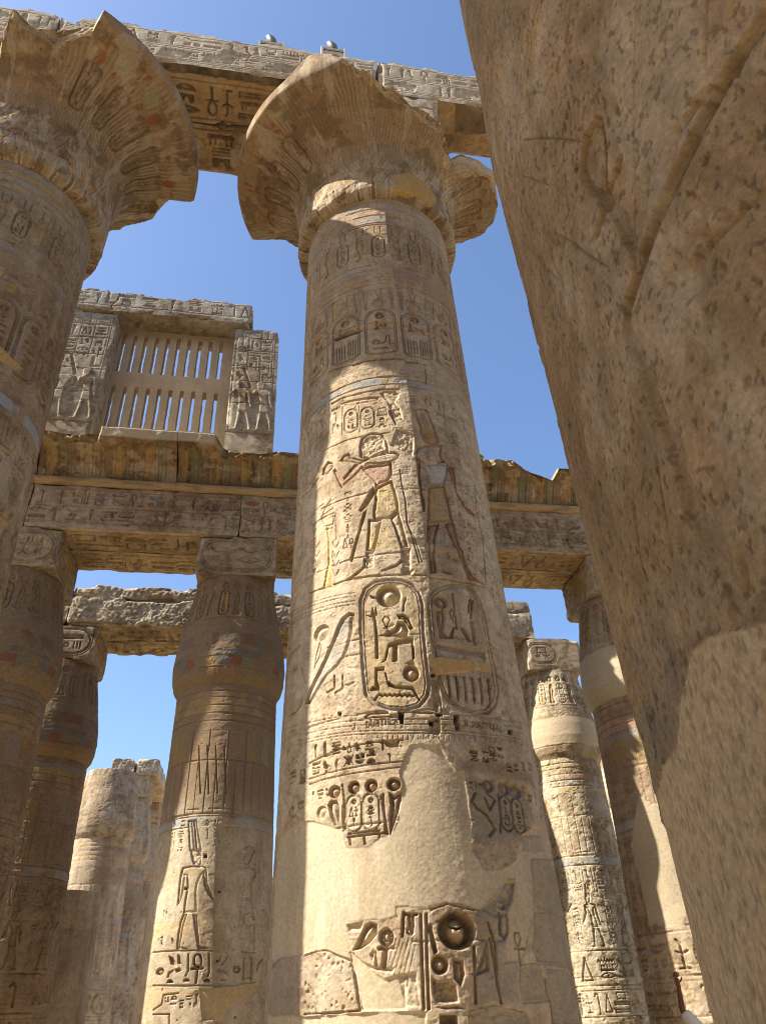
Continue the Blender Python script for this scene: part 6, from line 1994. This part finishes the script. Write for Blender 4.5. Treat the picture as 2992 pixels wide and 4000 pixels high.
for k, (x0, x1) in enumerate(((-11.3, -6.0), (-6.0, -.7), (-.7, 4.6), (4.6, 9.3))):
    fi = k in (1, 2)
    o = block("architrave_beam", (x0 + .006, x1 - .006, 22.3, 23.48, 12.1, 13.07), None, (0, 0, 0), .12, {'front': .028 if fi else .06, 'under': .03 if fi else .06}, {'front': rough_front(81 + k), 'under': aisle_under(91 + k, x0, x1, 22.3, 23.48)}, RB, chip=.18 if k < 3 else .05, rough=.03 if k < 3 else .012, sd=85 + k, cols={'under': UND * .85})
    tag(o, ["weathered rough beam of the second row, left of the leftmost bud column", "weathered rough beam of the second row, seen between the two leftmost bud columns", "weathered rough beam of the second row, mostly behind the tall middle column", "second-row beam ending in the air on the brightly sunlit bud column's block"][k], "beam", G_B3)
    o = block("architrave_beam", (x0 + .006, x1 - .006, 23.5, 24.7, 12.104, 13.0), None, (0, 0, 0), .15, {'under': .03 if fi else .1}, {'under': aisle_under(95 + k, x0, x1, 23.5, 24.7)}, RB, chip=.15, rough=.03, sd=105 + k, cols={'under': UND * .8})
    tag(o, "rear beam behind the " + ["second-row beam left of the leftmost bud column", "second-row beam between the two leftmost bud columns", "second-row beam behind the tall middle column", "second-row beam end right of the tall middle column"][k], "beam", G_B3)
    o = block("roof_slab", (x0 + .006, x1 - .006 + (0 if k < 3 else .0), 22.36, 24.6, 13.08, 13.52), None, (x0, 23.4, 13.08), .12, {'front': .03 if fi else .06}, {'front': rough_front(111 + k)}, RB, chip=.16 if k < 3 else .05, rough=.05 if k < 3 else .015, sd=115 + k, edit=ragged_top(13.52, .12 if k < 3 else .04, 30 + k, None, .2))
    tag(o, "thin roofing course lying on the " + ["second-row beam left of the leftmost bud column", "rough second-row beam between the leftmost bud columns", "second-row beam behind the tall middle column", "broken beam end above the brightly sunlit bud column"][k], "slab", "slabs on the second-row beams")
for k, (x0, x1) in enumerate(((-6.86, -5.78), (-5.72, -4.6))):
    o = block("architrave_beam", (x0, x1, 38.9, 47.0, 11.98, 12.72), None, (0, 0, 0), .12, {'front': .03}, {'front': rough_front(121 + k)}, RB, chip=.08, rough=.02, sd=125 + k)
    tag(o, ["left of the two end-on beam blocks above the far left columns", "right of the two end-on beam blocks above the far left columns"][k], "beam", "end-on beams far back")

# ---------------- the enclosing wall far behind


def wall_front(R):
    for q in range(1, 18):
        R.line([(-60, q * .52), (70, q * .52)], .05, .05)
    r2 = random.Random(2)
    for q in range(18):
        x = -60 + r2.random()
        while x < 70:
            R.line([(x, q * .52), (x, q * .52 + .52)], .05, .05)
            x += r2.uniform(.9, 1.8)


o = block("enclosure_wall", (-60, 70, 51.0, 53.5, 0, 8.95), None, (0, 52, 0), .5, {'front': .11}, {'front': wall_front}, STONE * 1.05, chip=.2, rough=.06, sd=131)
tag(o, "long block-built enclosing wall closing the hall far behind the columns", "wall")

# ---------------- floodlights on the upper beam
M_WHITE = plain("painted_white_metal", (.46, .44, .39), .5, 0, .4, .12)
M_LAMP = plain("grey_lamp_metal", (.13, .13, .12), .45, .2, .4, .1)
M_DARK = plain("dark_metal", (.05, .05, .055), .5, .3, .4, .2)
M_RUST = plain("rusty_plate", (.20, .12, .07), .8, 0, .2, .3)
M_CONC = plain("cast_concrete", (.46, .41, .33), .9, 0, .1, .15)
M_GLASS = plain("blue_lamp_glass", (.10, .15, .22), .12, 0, .6, .05)


def bm_box(bm, x0, x1, y0, y1, z0, z1, bev=.008):
    r = bmesh.ops.create_cube(bm, size=1, matrix=Matrix.LocRotScale(Vector(((x0 + x1) / 2, (y0 + y1) / 2, (z0 + z1) / 2)), None, Vector((x1 - x0, y1 - y0, z1 - z0))))
    es = list({e for v in r['verts'] for e in v.link_edges})
    bmesh.ops.bevel(bm, geom=es, offset=bev, segments=2, affect='EDGES')


def bm_cyl(bm, c, r, h, axis='z', r2=None, seg=20, rot=None):
    m = Matrix.Translation(c)
    if axis == 'y':
        m = m @ Matrix.Rotation(math.pi / 2, 4, 'X')
    elif axis == 'x':
        m = m @ Matrix.Rotation(math.pi / 2, 4, 'Y')
    if rot is not None:
        m = m @ rot
    bmesh.ops.create_cone(bm, cap_ends=True, segments=seg, radius1=r, radius2=r if r2 is None else r2, depth=h, matrix=m)


def floodlight(x, label, tall):
    th = thing("floodlight", label, "floodlight", (x, 9.0, 21.46), "floodlights on the upper beam")
    bm = bmesh.new()
    bm_box(bm, -.26, .26, 0, .5, 0, .33 + tall)
    bm_obj("plinth", bm, M_CONC, th)
    bm = bmesh.new()
    for sx in (-1, 1):
        bm_box(bm, sx * .29 - .028, sx * .29 + .028, -.05, .5, .0, .46 + tall)
    bm_box(bm, -.26, .26, -.045, -.005, .335 + tall, .375 + tall)
    bm_obj("side_frame", bm, M_WHITE, th)
    bm = bmesh.new()
    bm_box(bm, -.26, .26, -.03, .48, .378 + tall, .43 + tall)
    bm_obj("mounting_plate", bm, M_RUST, th)
    if tall > .05:
        bm = bmesh.new()
        bm_box(bm, -.14, .14, -.03, .04, .12, .24)
        bm_obj("connection_box", bm, M_DARK, th)
    for sx in (-1, 1):
        bm = bmesh.new()
        bm_cyl(bm, (sx * .11, .08, .46 + tall), .012, .07)
        bm_cyl(bm, (sx * .11, .08, .505 + tall), .028, .03, r2=.02)
        bm_obj("clamp_knob", bm, M_DARK, th)
    bm = bmesh.new()
    bm_cyl(bm, (0, .1, .52 + tall), .028, .18)
    bm_box(bm, -.04, .04, .06, .14, .58 + tall, .66 + tall)
    bm_obj("bracket", bm, M_RUST, th)
    tilt = Matrix.Rotation(math.radians(-28), 4, 'Y')
    at = Matrix.Translation((-.03, .1, .78 + tall)) @ tilt
    bm = bmesh.new()
    bmesh.ops.create_uvsphere(bm, u_segments=24, v_segments=16, radius=1, matrix=at @ Matrix.Diagonal((.085, .12, .22, 1)))
    hd = bm_obj("lamp_head", bm, M_LAMP, th, True)
    bm = bmesh.new()
    bmesh.ops.create_uvsphere(bm, u_segments=24, v_segments=12, radius=1, matrix=at @ Matrix.Translation((.045, 0, -.05)) @ Matrix.Diagonal((.058, .115, .16, 1)))
    bm_obj("lens", bm, M_GLASS, hd, True)
    bm = bmesh.new()
    bm_cyl(bm, at @ Vector((-.0, 0, .19)), .05, .05, rot=tilt)
    bm_obj("cap_ring", bm, M_DARK, hd)
    return th


floodlight(-.53, "floodlight on a low white-framed mount on the upper beam, left of the other", .0)
floodlight(1.02, "floodlight on a taller box with a dark panel, nearer the middle capital's tip", .16)

# ---------------- a visitor, only a raised forearm showing past the near column
M_SKIN = plain("brown_skin", (.15, .065, .035), .55, 0, .3, .1)
M_CLOTH = plain("white_cotton", (.72, .69, .62), .9, 0, .1, .06, 60)
M_HAIR = plain("black_hair", (.02, .017, .015), .7, 0, .3, .2)


def skinned(name, chain, mat, parent, sub=2):
    """chain = list of (parent index or None, point, radius)"""
    me = bpy.data.meshes.new(name)
    me.from_pydata([c[1] for c in chain], [(c[0], k) for k, c in enumerate(chain) if c[0] is not None], [])
    o = bpy.data.objects.new(name, me)
    C.objects.link(o)
    o.parent = parent
    sk = o.modifiers.new("skin", 'SKIN')
    sk.use_smooth_shade = True
    if not me.skin_vertices:
        me.attributes  # layer is made with the modifier
    for k, c in enumerate(chain):
        me.skin_vertices[0].data[k].radius = (c[2], c[2])
        me.skin_vertices[0].data[k].use_root = (k == 0)
    sb = o.modifiers.new("sub", 'SUBSURF')
    sb.levels = sb.render_levels = sub
    me.materials.append(mat)
    return o


PXY = Vector((5.70, 10.05, 0))
pe = thing("person", "person behind the near column, only a raised bare forearm and white sleeve showing", "person", PXY)
hw = Vector((5.345, 10.19, 1.76)) - PXY
el = Vector((5.325, 10.20, 1.50)) - PXY
KZ = .86
shd = Vector((-.19, .04, 1.40 * KZ))
v_ = lambda x, y, z: (x, y, z * KZ)
ch = [(None, v_(0, 0, .95), .14), (0, v_(0, 0, 1.15), .13), (1, v_(0, 0, 1.34), .14), (2, v_(0, 0, 1.46), .065), (3, v_(0, -.01, 1.53), .05), (4, v_(0, -.01, 1.62), .085), (5, v_(0, -.005, 1.70), .07),
      (2, shd, .06), (7, ((shd + el) / 2), .046), (8, el, .038), (9, el.lerp(hw, .35), .037), (10, el.lerp(hw, .75), .028), (11, hw, .025), (12, hw + Vector((-.008, 0, .05)), .033), (13, hw + Vector((-.012, 0, .085)), .030),
      (2, v_(.18, .02, 1.38), .06), (15, v_(.25, .03, 1.12), .045), (16, v_(.24, -.08, .90), .034), (17, v_(.24, -.13, .82), .030),
      (0, v_(-.09, 0, .82), .09), (19, v_(-.10, 0, .45), .058), (20, v_(-.10, .02, .09), .04), (21, v_(-.10, -.12, .04), .038),
      (0, v_(.09, 0, .82), .09), (23, v_(.10, 0, .45), .058), (24, v_(.10, .02, .09), .04), (25, v_(.10, -.12, .04), .038)]
body = skinned("body", ch, M_SKIN, pe)
for k, (dx, ln) in enumerate(((-.026, .062), (-.009, .075), (.008, .072), (.024, .058))):
    b0 = hw + Vector((-.012 + dx, -.002, .085))
    skinned("finger", [(None, b0, .0095), (0, b0 + Vector((dx * .15, -.012, ln * .45)), .0088), (1, b0 + Vector((dx * .2, -.034, ln * .75)), .0078), (2, b0 + Vector((dx * .2, -.05, ln * .72)), .007)], M_SKIN, body)
skinned("thumb", [(None, hw + Vector((.018, -.004, .03)), .0115), (0, hw + Vector((.046, -.014, .06)), .0105), (1, hw + Vector((.05, -.03, .09)), .009)], M_SKIN, body)
skinned("hair", [(None, v_(0, .012, 1.655), .09), (0, v_(0, .02, 1.72), .075)], M_HAIR, pe)
skinned("tunic", [(None, v_(0, 0, .95), .19), (0, v_(0, 0, 1.2), .165), (1, v_(0, 0, 1.37), .16), (2, v_(0, 0, 1.44), .09), (2, shd, .095), (4, (shd + el) / 2, .088), (5, el + Vector((.005, 0, -.005)), .070), (2, v_(.18, .02, 1.38), .09), (7, v_(.26, .03, 1.10), .075),
                  (0, v_(0, 0, .55), .22), (9, v_(0, 0, .16), .26)], M_CLOTH, pe)
for n_, c_ in (("eye", M_WHITE), ("eye", M_WHITE)):
    bm = bmesh.new()
    s_ = -1 if not any(o.name.startswith("eye") for o in pe.children) else 1
    bmesh.ops.create_uvsphere(bm, u_segments=12, v_segments=8, radius=.011, matrix=Matrix.Translation((s_ * .03, -.086, 1.64 * KZ)))
    bm_obj(n_, bm, c_, pe, True)
bm = bmesh.new()
bmesh.ops.create_cone(bm, cap_ends=True, segments=10, radius1=.016, radius2=.006, depth=.045, matrix=Matrix.Translation((0, -.098, 1.61 * KZ)))
bm_obj("nose", bm, M_SKIN, pe, True)

# ---------------- the half of the hall behind the viewer, which shades and reflects on what is seen
G_BK = "columns and beams of the hall behind the viewer"
bk = lat_column(-14.0, -7.0, "bud column of the hall behind the viewer", 171, .11, decor=False)
bk['group'] = G_BK
for y in (-7.0, -13.0):
    for k in range(6):
        if y < -7 or k:
            dup(bk, (-14.0 + k * 5.6, y, 0), "bud column of the hall behind the viewer")
    o = block("architrave_beam", (-15.2, 15.2, y - 1.1, y + 1.1, 12.1, 13.5), None, (0, y, 12.1), .5, chip=.1, sd=175, base=AB_T)
    tag(o, "long beam of the hall behind the viewer", "beam", G_BK)
o = block("architrave_beam", (-13.8, 13.5, -.3, 2.34, 19.94, 21.5), None, (0, 1, 19.94), .5, chip=.1, sd=177, base=AB_T)
tag(o, "upper beam over the great columns beside the viewer", "beam", G_BK)
dup(proto, (-12.4, 1.02, 0), "great column beyond the one beside the viewer")
